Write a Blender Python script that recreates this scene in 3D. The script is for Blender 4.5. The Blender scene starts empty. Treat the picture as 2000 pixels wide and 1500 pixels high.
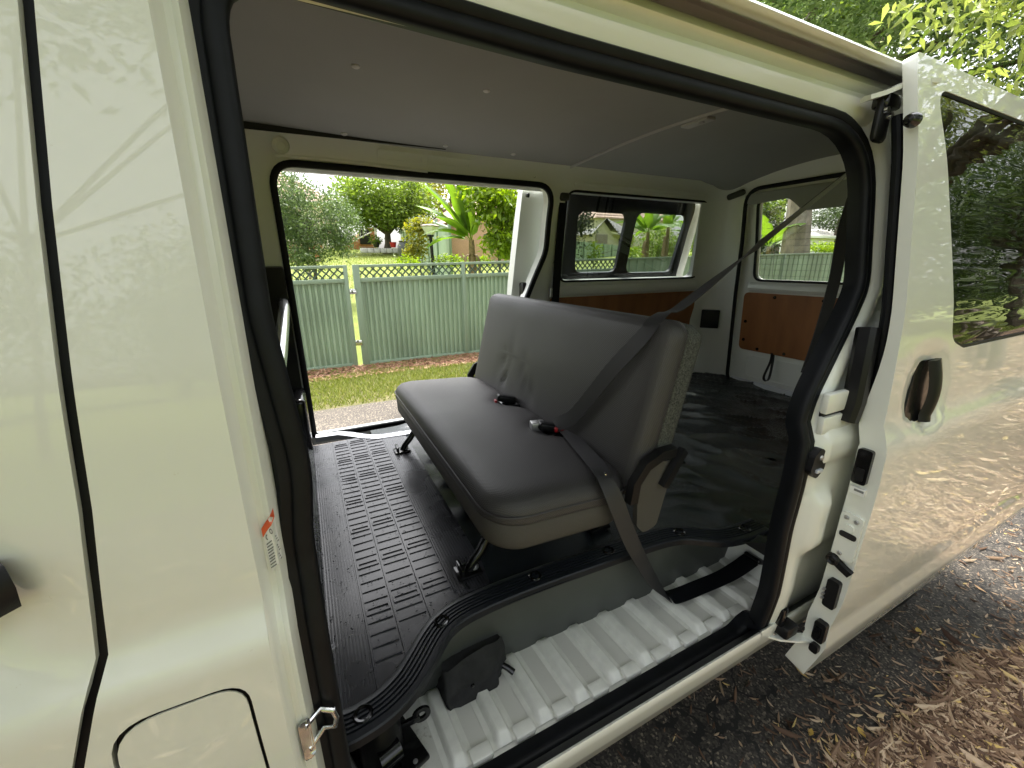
import bpy, bmesh, math, random
import numpy as np
from mathutils import Vector, Matrix, noise
from mathutils.geometry import delaunay_2d_cdt
random.seed(7); rng = np.random.default_rng(7)
scn = bpy.context.scene
COL = scn.collection
RAD = math.radians
# ------------------------------------------------------------------ camera
# world axes: X along the van towards its rear, Y across it (away from the camera), Z up, road at Z = 0
R = np.array([[0.8951155376822647, -0.13213610318166766, 0.42580303478927184],
              [-0.4458004560115581, -0.25351544004512705, 0.858482309123847],
              [-0.005488863240872166, -0.9582640408022673, -0.2858319444807276]])
FPX = 799.17
CAM = np.array([0., 0., 1.40])
cd = bpy.data.cameras.new('camera'); cam = bpy.data.objects.new('camera', cd); COL.objects.link(cam)
cx, cy, cz = R @ [1, 0, 0], R @ [0, -1, 0], R @ [0, 0, -1]
cam.matrix_world = Matrix([[cx[i], cy[i], cz[i], CAM[i]] for i in range(3)] + [[0, 0, 0, 1]])
cd.sensor_fit = 'HORIZONTAL'; cd.sensor_width = 36; cd.lens = FPX / 2000 * 36
cd.clip_start = .02; cd.clip_end = 400
scn.camera = cam
def AT(px, py, Y):
    d = R @ np.array([px - 1000., py - 750., FPX]); return Vector(CAM + d * ((Y - CAM[1]) / d[1]))
# ------------------------------------------------------------------ light: bright overcast day
SUN_EL, SUN_AZ = RAD(70), RAD(15)     # veiled sun, high beyond the van: the near side and the doorway lie in soft shade
w = bpy.data.worlds.new('World'); scn.world = w; w.use_nodes = True
nt = w.node_tree; nt.nodes.clear()
sky = nt.nodes.new('ShaderNodeTexSky'); sky.sky_type = 'NISHITA'; sky.sun_disc = False
sky.sun_elevation = SUN_EL; sky.sun_rotation = SUN_AZ; sky.air_density = 1.3; sky.dust_density = 6.0; sky.ozone_density = 1.0
hs = nt.nodes.new('ShaderNodeHueSaturation'); hs.inputs['Saturation'].default_value = .22
bg = nt.nodes.new('ShaderNodeBackground'); bg.inputs['Strength'].default_value = .15
wo = nt.nodes.new('ShaderNodeOutputWorld')
nt.links.new(sky.outputs[0], hs.inputs['Color']); nt.links.new(hs.outputs[0], bg.inputs['Color']); nt.links.new(bg.outputs[0], wo.inputs['Surface'])
sl = bpy.data.lights.new('sun', 'SUN'); sl.energy = 1.5; sl.angle = RAD(14); sl.color = (1, .96, .88)
so = bpy.data.objects.new('sun', sl); COL.objects.link(so)
sd = Vector((math.sin(SUN_AZ) * math.cos(SUN_EL), math.cos(SUN_AZ) * math.cos(SUN_EL), math.sin(SUN_EL)))
so.rotation_euler = sd.to_track_quat('Z', 'Y').to_euler()
vs = scn.view_settings; vs.view_transform = 'Standard'; vs.look = 'None'; vs.gamma = 1; vs.use_curve_mapping = False
vs.exposure = 2.05
scn.cycles.max_bounces = 12; scn.cycles.transparent_max_bounces = 16; scn.cycles.diffuse_bounces = 8
scn.cycles.caustics_reflective = False; scn.cycles.caustics_refractive = False
# ------------------------------------------------------------------ materials
def mat(name, col, rough=.5, metal=0, coat=0, coatr=.03, noise_s=0, amt=.0, bump=0, bump_s=200, spec=.5, col2=None, stretch=None, detail=4, rvar=0):
    m = bpy.data.materials.new(name); m.use_nodes = True; t = m.node_tree; b = t.nodes['Principled BSDF']
    N = t.nodes.new; L = t.links.new
    b.inputs['Base Color'].default_value = (*col, 1); b.inputs['Roughness'].default_value = rough
    b.inputs['Metallic'].default_value = metal; b.inputs['Coat Weight'].default_value = coat; b.inputs['Coat Roughness'].default_value = coatr
    b.inputs['Specular IOR Level'].default_value = spec
    tc = N('ShaderNodeTexCoord'); src = tc.outputs['Object']
    if stretch:
        mp = N('ShaderNodeMapping'); mp.inputs['Scale'].default_value = stretch; L(src, mp.inputs[0]); src = mp.outputs[0]
    if noise_s:
        n = N('ShaderNodeTexNoise'); n.inputs['Scale'].default_value = noise_s; n.inputs['Detail'].default_value = detail; L(src, n.inputs['Vector'])
        r = N('ShaderNodeValToRGB'); r.color_ramp.elements[0].position = .32; r.color_ramp.elements[1].position = .68
        c2 = col2 or tuple(min(1, c * (1 + amt)) for c in col); c1 = col if col2 else tuple(c * (1 - amt) for c in col)
        r.color_ramp.elements[0].color = (*c1, 1); r.color_ramp.elements[1].color = (*c2, 1)
        L(n.outputs[0], r.inputs[0]); L(r.outputs[0], b.inputs['Base Color'])
        if rvar:
            mr = N('ShaderNodeMapRange'); mr.inputs[3].default_value = max(0, rough - rvar); mr.inputs[4].default_value = rough + rvar
            L(n.outputs[0], mr.inputs[0]); L(mr.outputs[0], b.inputs['Roughness'])
    if bump:
        n2 = N('ShaderNodeTexNoise'); n2.inputs['Scale'].default_value = bump_s; n2.inputs['Detail'].default_value = 3; L(src, n2.inputs['Vector'])
        bp = N('ShaderNodeBump'); bp.inputs['Strength'].default_value = bump; bp.inputs['Distance'].default_value = .004
        L(n2.outputs[0], bp.inputs['Height']); L(bp.outputs[0], b.inputs['Normal'])
    return m
def weave(name, col, scale, rough=.6, strength=.5, amt=.35):
    m = mat(name, col, rough); t = m.node_tree; N = t.nodes.new; L = t.links.new; b = t.nodes['Principled BSDF']
    tc = N('ShaderNodeTexCoord'); sep = N('ShaderNodeSeparateXYZ'); L(tc.outputs['UV'], sep.inputs[0])
    out = []
    for k in (0, 1):
        mu = N('ShaderNodeMath'); mu.operation = 'MULTIPLY'; mu.inputs[1].default_value = scale; L(sep.outputs[k], mu.inputs[0])
        si = N('ShaderNodeMath'); si.operation = 'SINE'; L(mu.outputs[0], si.inputs[0]); out.append(si)
    mx = N('ShaderNodeMath'); mx.operation = 'MULTIPLY'; L(out[0].outputs[0], mx.inputs[0]); L(out[1].outputs[0], mx.inputs[1])
    mr = N('ShaderNodeMapRange'); mr.inputs[1].default_value = -1; L(mx.outputs[0], mr.inputs[0])
    rp = N('ShaderNodeValToRGB'); rp.color_ramp.elements[0].color = (*[c * (1 - amt) for c in col], 1); rp.color_ramp.elements[1].color = (*[c * (1 + amt) for c in col], 1)
    L(mr.outputs[0], rp.inputs[0])
    nn = N('ShaderNodeTexNoise'); nn.inputs['Scale'].default_value = 5; nn.inputs['Detail'].default_value = 5; L(tc.outputs['Object'], nn.inputs['Vector'])
    nr = N('ShaderNodeMapRange'); nr.inputs[3].default_value = .78; nr.inputs[4].default_value = 1.22; L(nn.outputs[0], nr.inputs[0])
    mm = N('ShaderNodeMix'); mm.data_type = 'RGBA'; mm.blend_type = 'MULTIPLY'; mm.inputs['Factor'].default_value = 1; L(rp.outputs[0], mm.inputs['A']); L(nr.outputs[0], mm.inputs['B']); L(mm.outputs['Result'], b.inputs['Base Color'])
    n4 = N('ShaderNodeMapRange'); n4.inputs[3].default_value = rough - .1; n4.inputs[4].default_value = rough + .1; L(nn.outputs[0], n4.inputs[0]); L(n4.outputs[0], b.inputs['Roughness'])
    bp = N('ShaderNodeBump'); bp.inputs['Strength'].default_value = strength; bp.inputs['Distance'].default_value = .001
    L(mr.outputs[0], bp.inputs['Height']); L(bp.outputs[0], b.inputs['Normal'])
    return m
def glass(name, tint, refl_r=.0, wav=0):
    m = bpy.data.materials.new(name); m.use_nodes = True; t = m.node_tree; t.nodes.clear(); N = t.nodes.new; L = t.links.new
    o = N('ShaderNodeOutputMaterial'); mx = N('ShaderNodeMixShader'); tr = N('ShaderNodeBsdfTransparent'); gl = N('ShaderNodeBsdfGlossy'); fr = N('ShaderNodeFresnel')
    tr.inputs[0].default_value = (*tint, 1); gl.inputs['Roughness'].default_value = refl_r; fr.inputs['IOR'].default_value = 1.6
    if wav:
        tc = N('ShaderNodeTexCoord'); mp = N('ShaderNodeMapping'); mp.inputs['Scale'].default_value = (.5, 1, 5); n = N('ShaderNodeTexNoise'); n.inputs['Scale'].default_value = 6; n.inputs['Detail'].default_value = 1
        L(tc.outputs['Object'], mp.inputs[0]); L(mp.outputs[0], n.inputs['Vector'])
        bp = N('ShaderNodeBump'); bp.inputs['Strength'].default_value = wav; bp.inputs['Distance'].default_value = .01
        L(n.outputs[0], bp.inputs['Height']); L(bp.outputs[0], gl.inputs['Normal']); L(bp.outputs[0], fr.inputs['Normal'])
    L(fr.outputs[0], mx.inputs[0]); L(tr.outputs[0], mx.inputs[1]); L(gl.outputs[0], mx.inputs[2]); L(mx.outputs[0], o.inputs[0])
    return m
def leafmat(name, c1, c2, trans=.35, rough=.45):
    m = bpy.data.materials.new(name); m.use_nodes = True; t = m.node_tree; t.nodes.clear(); N = t.nodes.new; L = t.links.new
    o = N('ShaderNodeOutputMaterial'); a = N('ShaderNodeAttribute'); a.attribute_name = 'tone'
    r = N('ShaderNodeValToRGB'); r.color_ramp.elements[0].color = (*c1, 1); r.color_ramp.elements[1].color = (*c2, 1); L(a.outputs['Fac'], r.inputs[0])
    p = N('ShaderNodeBsdfPrincipled'); p.inputs['Roughness'].default_value = rough; p.inputs['Specular IOR Level'].default_value = .4; L(r.outputs[0], p.inputs['Base Color'])
    tl = N('ShaderNodeBsdfTranslucent'); hv = N('ShaderNodeHueSaturation'); hv.inputs['Value'].default_value = 1.5; hv.inputs['Saturation'].default_value = 1.1
    L(r.outputs[0], hv.inputs['Color']); L(hv.outputs[0], tl.inputs[0])
    mx = N('ShaderNodeMixShader'); mx.inputs[0].default_value = trans; L(p.outputs[0], mx.inputs[1]); L(tl.outputs[0], mx.inputs[2]); L(mx.outputs[0], o.inputs[0])
    return m
M = dict(
    paint=mat('white_paint', (.67, .685, .63), .4, coat=1, coatr=.015),
    jamb=mat('jamb_paint', (.70, .715, .66), .3, coat=.6, coatr=.08),
    inner=mat('inner_paint', (.82, .835, .80), .32, coat=.4, coatr=.12),
    rubber=mat('black_rubber', (.0042, .0050, .0066), .5, spec=.22, noise_s=30, amt=.3),
    black=mat('black_plastic', (.006, .006, .0068), .4, spec=.3, bump=.08, bump_s=900),
    gloss=mat('gloss_black', (.005, .005, .0055), .16),
    liner=mat('headliner', (.375, .385, .375), .85, noise_s=3, amt=.04, bump=.08, bump_s=500),
    linerrib=mat('headliner_rib', (.52, .52, .53), .5),
    ply=mat('brown_board', (.29, .115, .038), .5, noise_s=14, amt=.18, stretch=(1, 1, .25), bump=.05),
    vinyl=mat('black_vinyl_floor', (.012, .016, .019), .17, bump=.25, bump_s=1500),
    mat=mat('rubber_mat', (.036, .037, .043), .27, noise_s=9, amt=.45, rvar=.1),
    tread=mat('tread_plastic', (.009, .011, .015), .38, spec=.4, bump=.1, bump_s=900),
    riser=mat('grey_riser', (.060, .065, .060), .45, noise_s=6, amt=.12),
    seatfab=weave('seat_vinyl_weave', (.046, .043, .0435), 900, .5, .55, .25),
    seatbase=mat('seat_side_fabric', (.070, .065, .057), .75, noise_s=700, amt=.2, bump=.2, bump_s=900),
    speck=mat('speckled_carpet', (.02, .021, .018), .95, noise_s=260, col2=(.11, .115, .10), detail=3, bump=.5, bump_s=300),
    hinge=mat('hinge_plastic', (.034, .032, .028), .5, bump=.1, bump_s=800),
    belt=weave('belt_webbing', (.026, .025, .028), 1500, .5, .3, .2),
    red=mat('red_plastic', (.45, .015, .02), .35),
    silver=mat('silver_bar', (.62, .63, .64), .22, metal=.9),
    chrome=mat('chrome', (.55, .56, .57), .12, metal=1),
    steel=mat('dull_steel', (.42, .42, .42), .35, metal=.8),
    scuff=mat('scuff_plate', (.55, .57, .62), .35, metal=.3),
    label=mat('label_white', (.72, .72, .70), .4), orange=mat('label_orange', (.62, .10, .03), .4), ink=mat('label_ink', (.16, .16, .16), .5),
    dglass=glass('dark_door_glass', (.10, .11, .10), 0, .28), cglass=glass('clear_glass', (.90, .92, .90)), tint=glass('privacy_glass', (.42, .46, .44)),
    vgap=mat('panel_gap', (.006, .006, .007), .6),
    underseal=mat('underseal', (.02, .02, .02), .8),
)
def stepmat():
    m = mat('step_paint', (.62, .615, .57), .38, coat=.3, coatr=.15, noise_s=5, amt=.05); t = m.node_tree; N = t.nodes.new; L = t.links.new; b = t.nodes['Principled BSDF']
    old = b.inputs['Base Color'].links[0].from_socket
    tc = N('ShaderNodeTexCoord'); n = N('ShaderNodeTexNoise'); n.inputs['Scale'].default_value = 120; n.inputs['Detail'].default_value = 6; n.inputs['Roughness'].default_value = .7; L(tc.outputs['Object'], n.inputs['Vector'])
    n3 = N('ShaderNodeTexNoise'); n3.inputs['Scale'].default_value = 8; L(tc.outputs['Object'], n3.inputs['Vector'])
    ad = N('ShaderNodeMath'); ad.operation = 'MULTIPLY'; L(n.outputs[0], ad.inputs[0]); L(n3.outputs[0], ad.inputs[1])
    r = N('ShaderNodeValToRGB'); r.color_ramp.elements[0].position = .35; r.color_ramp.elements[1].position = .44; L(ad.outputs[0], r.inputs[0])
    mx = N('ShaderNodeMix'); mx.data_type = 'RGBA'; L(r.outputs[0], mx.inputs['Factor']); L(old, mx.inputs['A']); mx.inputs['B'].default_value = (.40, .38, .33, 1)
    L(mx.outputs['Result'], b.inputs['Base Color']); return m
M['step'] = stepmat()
M['riblit'] = mat('rib_paint_lit', (.74, .74, .69), .35, coat=.4, coatr=.12, noise_s=40, amt=.06)  # paler than the grimy step flats: light on the ridges put into the colour
def orange_peel(m):
    t = m.node_tree; N = t.nodes.new; L = t.links.new; b = t.nodes['Principled BSDF']; tc = N('ShaderNodeTexCoord')
    n = N('ShaderNodeTexNoise'); n.inputs['Scale'].default_value = 6; n.inputs['Detail'].default_value = 1; L(tc.outputs['Object'], n.inputs['Vector'])
    bp = N('ShaderNodeBump'); bp.inputs['Strength'].default_value = .014; bp.inputs['Distance'].default_value = .01; L(n.outputs[0], bp.inputs['Height']); L(bp.outputs[0], b.inputs['Coat Normal'])
    d = N('ShaderNodeTexNoise'); d.inputs['Scale'].default_value = 55; d.inputs['Detail'].default_value = 8; d.inputs['Roughness'].default_value = .75; L(tc.outputs['Object'], d.inputs['Vector'])
    r = N('ShaderNodeValToRGB'); r.color_ramp.elements[0].position = .26; r.color_ramp.elements[0].color = (.50, .47, .38, 1); r.color_ramp.elements[1].position = .34; r.color_ramp.elements[1].color = (*b.inputs['Base Color'].default_value[:3], 1)
    L(d.outputs[0], r.inputs[0]); L(r.outputs[0], b.inputs['Base Color']); b.inputs['Coat IOR'].default_value = 1.5
orange_peel(M['paint'])

# ------------------------------------------------------------------ mesh helpers
def mk(name, V, F, m, parent=None, ang=35, uv=None, loc=None):
    me = bpy.data.meshes.new(name); me.from_pydata([tuple(v) for v in V], [], F); me.materials.append(m)
    me.polygons.foreach_set('use_smooth', [True] * len(me.polygons)); me.update()
    if ang is not None: me.set_sharp_from_angle(angle=RAD(ang))
    if uv is not None:
        ul = me.uv_layers.new(); idx = np.zeros(len(me.loops), dtype=np.int32); me.loops.foreach_get('vertex_index', idx)
        ul.data.foreach_set('uv', np.asarray(uv, dtype=np.float32)[idx].ravel())
    o = bpy.data.objects.new(name, me); COL.objects.link(o)
    if loc: o.location = loc
    if parent: o.parent = parent
    return o
class MB:
    def __init__(s): s.V = []; s.F = []
    def add(s, vf):
        k = len(s.V); s.V += [tuple(v) for v in vf[0]]; s.F += [tuple(i + k for i in f) for f in vf[1]]; return s
    def build(s, name, m, parent=None, ang=35, uv=None): return mk(name, s.V, s.F, m, parent, ang, uv)
def box(c, size, bev=.0, rot=None, seg=2):
    bm = bmesh.new(); bmesh.ops.create_cube(bm, size=1)
    for v in bm.verts: v.co = Vector((v.co.x * size[0], v.co.y * size[1], v.co.z * size[2]))
    if bev: bmesh.ops.bevel(bm, geom=bm.edges[:], offset=bev, segments=seg, affect='EDGES', profile=.5)
    Rm = rot if rot is not None else Matrix.Identity(3); c = Vector(c)
    bm.verts.index_update()
    V = [Rm @ v.co + c for v in bm.verts]; F = [tuple(v.index for v in f.verts) for f in bm.faces]; bm.free(); return V, F
def frames(path, up):
    n = len(path); T = []
    for i in range(n):
        a = path[max(0, i - 1)]; b = path[min(n - 1, i + 1)]; t = (b - a); T.append(t.normalized() if t.length > 0 else Vector((0, 0, 1)))
    return T
def tube(path, r, n=10, caps=True, closed=False):
    path = [Vector(p) for p in path]; k = len(path); rs = r if isinstance(r, (list, tuple)) else [r] * k
    V = []; F = []; prev = None
    for i in range(k):
        if closed: t = (path[(i + 1) % k] - path[i - 1]).normalized()
        else: t = (path[min(k - 1, i + 1)] - path[max(0, i - 1)]).normalized()
        if prev is None: a = t.orthogonal().normalized()
        else: a = (prev - t * prev.dot(t)).normalized()
        prev = a; b = t.cross(a)
        for j in range(n):
            th = 2 * math.pi * j / n; V.append(path[i] + (a * math.cos(th) + b * math.sin(th)) * rs[i])
    for i in range(k if closed else k - 1):
        for j in range(n):
            i2 = (i + 1) % k; F.append((i * n + j, i * n + (j + 1) % n, i2 * n + (j + 1) % n, i2 * n + j))
    if caps and not closed: F.append(tuple(range(n))[::-1]); F.append(tuple(range((k - 1) * n, k * n)))
    return V, F
def sweep(path, nrm, sec, closed=False, csec=False, caps=True):
    """section points (a, b): a along binormal, b along the given normal"""
    path = [Vector(p) for p in path]; k = len(path); m = len(sec); V = []; F = []
    for i in range(k):
        if closed: t = (path[(i + 1) % k] - path[i - 1]).normalized()
        else: t = (path[min(k - 1, i + 1)] - path[max(0, i - 1)]).normalized()
        nn = Vector(nrm[i] if isinstance(nrm, list) else nrm); nn = (nn - t * nn.dot(t)).normalized(); bb = t.cross(nn)
        for a, b in sec: V.append(path[i] + bb * a + nn * b)
    for i in range(k if closed else k - 1):
        i2 = (i + 1) % k
        for j in range(m if csec else m - 1):
            j2 = (j + 1) % m; F.append((i * m + j, i * m + j2, i2 * m + j2, i2 * m + j))
    if csec and caps and not closed: F.append(tuple(range(m))[::-1]); F.append(tuple(range((k - 1) * m, k * m)))
    return V, F
def grid(fn, us, vs_):
    V = [fn(u, v) for u in us for v in vs_]; n = len(vs_)
    F = [(i * n + j, (i + 1) * n + j, (i + 1) * n + j + 1, i * n + j + 1) for i in range(len(us) - 1) for j in range(n - 1)]
    return V, F
def lin(a, b, n): return [a + (b - a) * i / (n - 1) for i in range(n)]
def lathe(prof, n=24, c=(0, 0, 0), axis='Z'):
    V = []; F = []; m = len(prof)
    for i in range(n):
        th = 2 * math.pi * i / n
        for r, h in prof:
            p = (r * math.cos(th), r * math.sin(th), h)
            if axis == 'Y': p = (p[0], p[2], p[1])
            if axis == 'X': p = (p[2], p[0], p[1])
            V.append((p[0] + c[0], p[1] + c[1], p[2] + c[2]))
    for i in range(n):
        for j in range(m - 1): F.append((i * m + j, ((i + 1) % n) * m + j, ((i + 1) % n) * m + j + 1, i * m + j + 1))
    return V, F
def rpoly(pts, seg=6):
    """polygon [(x, y, radius)] with rounded corners"""
    out = []; n = len(pts)
    for i in range(n):
        p = Vector(pts[i][:2]); a = Vector(pts[i - 1][:2]); b = Vector(pts[(i + 1) % n][:2]); r = pts[i][2] if len(pts[i]) > 2 else 0
        if r <= 0: out.append(tuple(p)); continue
        d1 = (a - p); d2 = (b - p); l1, l2 = d1.length, d2.length; d1.normalize(); d2.normalize()
        ang = d1.angle(d2); tl = min(r / math.tan(ang / 2), l1 * .49, l2 * .49); p1 = p + d1 * tl; p2 = p + d2 * tl
        for k in range(seg + 1):
            t = k / seg; q = p1 * (1 - t) ** 2 + p * 2 * t * (1 - t) + p2 * t * t; out.append(tuple(q))
    return out
def rrect(x0, y0, x1, y1, r, seg=6): return rpoly([(x0, y0, r), (x1, y0, r), (x1, y1, r), (x0, y1, r)], seg)
def inpoly(x, y, P):
    c = False; j = len(P) - 1
    for i in range(len(P)):
        if (P[i][1] > y) != (P[j][1] > y) and x < (P[j][0] - P[i][0]) * (y - P[i][1]) / (P[j][1] - P[i][1]) + P[i][0]: c = not c
        j = i
    return c
def inpoly_np(X, Y, P):
    c = np.zeros(X.shape, bool); j = len(P) - 1
    for i in range(len(P)):
        xi, yi = P[i]; xj, yj = P[j]
        if yi != yj: c ^= ((yi > Y) != (yj > Y)) & (X < (xj - xi) * (Y - yi) / (yj - yi) + xi)
        j = i
    return c
def densify(P, step):
    out = []
    for i in range(len(P)):
        a = P[i]; b = P[(i + 1) % len(P)]; n = max(1, int(math.hypot(b[0] - a[0], b[1] - a[1]) / step + .5))
        for k in range(n): out.append((a[0] + (b[0] - a[0]) * k / n, a[1] + (b[1] - a[1]) * k / n))
    return out
def sheet(outline, holes, fn, thick=0, step=.06, side=1):
    """curved sheet-metal panel: outline and holes in (u, v), fn maps to 3D, thickness goes along side * normal"""
    loops = [densify(outline, step)] + [densify(h, step) for h in holes]
    pts = []; edges = []
    for lp in loops:
        k = len(pts); pts += lp; edges += [(k + i, k + (i + 1) % len(lp)) for i in range(len(lp))]
    us = [p[0] for p in loops[0]]; vv = [p[1] for p in loops[0]]
    gx, gy = np.meshgrid(np.arange(min(us) + step / 2, max(us), step), np.arange(min(vv) + step / 2, max(vv), step)); gx = gx.ravel(); gy = gy.ravel()
    ok = inpoly_np(gx, gy, loops[0])
    for h in loops[1:]: ok &= ~inpoly_np(gx, gy, h)
    B = np.array(pts)
    gx, gy = gx[ok], gy[ok]
    if len(gx):
        dmin = np.full(len(gx), 9.)
        for b in B: dmin = np.minimum(dmin, np.hypot(gx - b[0], gy - b[1]))
        k = dmin > step * .45; pts = pts + list(zip(gx[k], gy[k]))
    r = delaunay_2d_cdt([Vector(p) for p in pts], edges, [], 0, 1e-6)
    P2 = r[0]; T = []
    C = np.array([[(P2[f[0]].x + P2[f[1]].x + P2[f[2]].x) / 3, (P2[f[0]].y + P2[f[1]].y + P2[f[2]].y) / 3] for f in r[2]])
    ok = inpoly_np(C[:, 0], C[:, 1], loops[0])
    for h in loops[1:]: ok &= ~inpoly_np(C[:, 0], C[:, 1], h)
    T = [tuple(f) for f, o in zip(r[2], ok) if o]
    V = [Vector(fn(p.x, p.y)) for p in P2]; F = list(T)
    if thick:
        e = 1e-3; Nn = []
        for p in P2:
            a = Vector(fn(p.x + e, p.y)) - Vector(fn(p.x - e, p.y)); b = Vector(fn(p.x, p.y + e)) - Vector(fn(p.x, p.y - e)); Nn.append(a.cross(b).normalized() * side)
        n = len(V); Bk = [V[i] + Nn[i] * (thick(P2[i].x, P2[i].y) if callable(thick) else thick) for i in range(n)]
        cnt = {}
        for f in T:
            for i in range(3):
                a, b = f[i], f[(i + 1) % 3]; cnt.setdefault((min(a, b), max(a, b)), []).append((a, b))
        rim = [v[0] for v in cnt.values() if len(v) == 1]
        F += [tuple(i + n for i in f[::-1]) for f in T]
        V2 = V + Bk; mp = {}
        for a, b in rim:
            for q in (a, b):
                if q not in mp: mp[q] = len(V2); V2 += [V[q], Bk[q]]
            F.append((mp[b], mp[a], mp[a] + 1, mp[b] + 1))
        V = V2
    return V, F
def pillow(w, d, r, prof, fn, n_seg=8, edge_step=.03, inner=.04, dent=None):
    """rounded slab: rounded-rectangle rings (inset, height) and a closed top; fn(x, y, h) -> world"""
    def ring(ins):
        rr = max(r - ins, .004); W, D = w / 2 - ins, d / 2 - ins; rr = min(rr, W, D); out = []
        for cx_, cy_, a0 in ((W - rr, D - rr, 0), (-W + rr, D - rr, 90), (-W + rr, -D + rr, 180), (W - rr, -D + rr, 270)):
            for k in range(n_seg + 1):
                a = RAD(a0 + 90 * k / n_seg); out.append((cx_ + rr * math.cos(a), cy_ + rr * math.sin(a)))
        # straight runs subdivided
        res = []; m = n_seg + 1; nx = max(1, int(w / edge_step)); ny = max(1, int(d / edge_step))
        for c in range(4):
            res += out[c * m:(c + 1) * m]; a = out[(c + 1) * m - 1]; b = out[((c + 1) * m) % (4 * m)]; k = nx if c % 2 == 0 else ny
            for i in range(1, k): res.append((a[0] + (b[0] - a[0]) * i / k, a[1] + (b[1] - a[1]) * i / k))
        return res
    rings = [(i, h) for i, h in prof]; last = rings[-1][0]; hl = rings[-1][1]; mx_ = min(w, d) / 2 - .006
    while last + inner < mx_: last += inner; rings.append((last, hl))
    rings.append((mx_, hl))
    V = []; UV = []; F = []
    for ins, h in rings:
        for x, y in ring(ins):
            hh = h - (dent(x, y) if dent and ins > .02 else 0); V.append(fn(x, y, hh)); UV.append((x, y + (h if ins < .02 else 0)))
    m = len(ring(0))
    for i in range(len(rings) - 1):
        for j in range(m): F.append((i * m + j, i * m + (j + 1) % m, (i + 1) * m + (j + 1) % m, (i + 1) * m + j))
    F.append(tuple(range((len(rings) - 1) * m, len(rings) * m))); F.append(tuple(range(m))[::-1])
    return V, F, UV
def ribbon(path, wdir, width, th=.0015, sub=6):
    """strap with thickness along a smooth path; wdir = width direction per control point"""
    P = [Vector(p) for p in path]; W = [Vector(q).normalized() for q in wdir]; V = []; F = []; UV = []; n = len(P); S = []
    for i in range(n - 1):
        p0, p1, p2, p3 = P[max(0, i - 1)], P[i], P[i + 1], P[min(n - 1, i + 2)]
        for k in range(sub):
            t = k / sub; q = .5 * ((2 * p1) + (p2 - p0) * t + (2 * p0 - 5 * p1 + 4 * p2 - p3) * t * t + (3 * p1 - p0 - 3 * p2 + p3) * t ** 3)
            S.append((q, W[i].lerp(W[i + 1], t).normalized()))
    S.append((P[-1], W[-1])); L_ = 0
    for i, (q, wd) in enumerate(S):
        t = (S[min(i + 1, len(S) - 1)][0] - S[max(0, i - 1)][0]).normalized(); wd = (wd - t * wd.dot(t)).normalized(); nn = t.cross(wd)
        if i: L_ += (q - S[i - 1][0]).length
        for a, b in ((-.5, -1), (.5, -1), (.5, 1), (-.5, 1)): V.append(q + wd * a * width + nn * b * th / 2); UV.append((a * width, L_))
    for i in range(len(S) - 1):
        for j in range(4): F.append((i * 4 + j, i * 4 + (j + 1) % 4, i * 4 + 4 + (j + 1) % 4, i * 4 + 4 + j))
    F += [(3, 2, 1, 0), tuple(range(len(V) - 4, len(V)))]
    return V, F, UV
def empty(name, label=None, cat=None, group=None, loc=(0, 0, 0)):
    o = bpy.data.objects.new(name, None); o.location = loc; o.empty_display_size = .1; COL.objects.link(o)
    if label: o['label'] = label; o['category'] = cat
    if group: o['group'] = group
    return o
def tag(o, label=None, cat=None, group=None, kind=None):
    if label: o['label'] = label
    if cat: o['category'] = cat
    if group: o['group'] = group
    if kind: o['kind'] = kind
    return o
def sstep(a, b, x):
    t = min(1, max(0, (x - a) / (b - a))); return t * t * (3 - 2 * t)
# ================================================================== the van
_pz = np.array([.0, .39, .48, .6, .9, 1.1, 1.3, 1.6, 1.8, 1.9, 1.95, 1.98]); _py = np.array([.56, .47, .452, .436, .43, .435, .45, .495, .54, .60, .70, .85])
_tz = np.arange(0, 1.981, .005); _ty = np.interp(_tz, _pz, _py); _k = np.exp(-np.linspace(-2, 2, 25) ** 2); _k /= _k.sum()
_ts = np.convolve(np.pad(_ty, 12, mode='edge'), _k, 'valid'); _ts[_tz > 1.85] = _ty[_tz > 1.85]
def yo(z):
    """outer skin of the near side; a character line steps out just below z = 1.05"""
    return float(np.interp(z, _tz, _ts)) - .017 * sstep(1.056, 1.010, z)
YC2 = 2.55
van = empty('van', 'cream white van with its sliding door open and a bench seat inside', 'van', loc=(1.2, 1.275, 0))
def vp(name, vf, m, parent=None, **kw):
    o = mk(name, vf[0], vf[1], M[m] if isinstance(m, str) else m, None, **kw)
    setpar(o, parent or van); return o
WP = {}
def setpar(o, p):
    """parent without moving: things keep world coordinates in their meshes"""
    o.parent = p; q = p; off = Vector((0, 0, 0))
    while q: off += Vector(q.location); q = q.parent
    o.location = Vector(o.location) - off
gapline = [(-.118, 1.95), (-.148, 1.75), (-.156, 1.588), (-.172, 1.445), (-.183, 1.327), (-.195, 1.194), (-.213, 1.05), (-.253, .93), (-.335, .62), (-.40, .42)]
G = .0045
near = lambda off=0: (lambda x, z: (x, yo(z) + off, z))
flap = [(-.224, .90, .03), (-.222, .982, .045), (-.108, .980, .03), (-.106, .79, .03), (-.224, .79, .03)]
def grow(poly, d):
    c = Vector((sum(p[0] for p in poly) / len(poly), sum(p[1] for p in poly) / len(poly))); out = []
    for p in poly: out.append((p[0] + d * math.copysign(1, p[0] - c.x), p[1] + d * math.copysign(1, p[1] - c.y)) + tuple(p[2:]))
    return out
pil = [(x + G, z) for x, z in gapline] + [(-.082, .42), (-.082, 1.95)]
side = vp('pillar_panel', sheet(pil, [rpoly(flap)], near(), .012, .015, -1), 'paint')
ff = grow(flap, -.0035)
vp('fuel_flap', sheet(rpoly(ff), [], near(.0005), .0015, .02, -1), 'paint', side)
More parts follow.
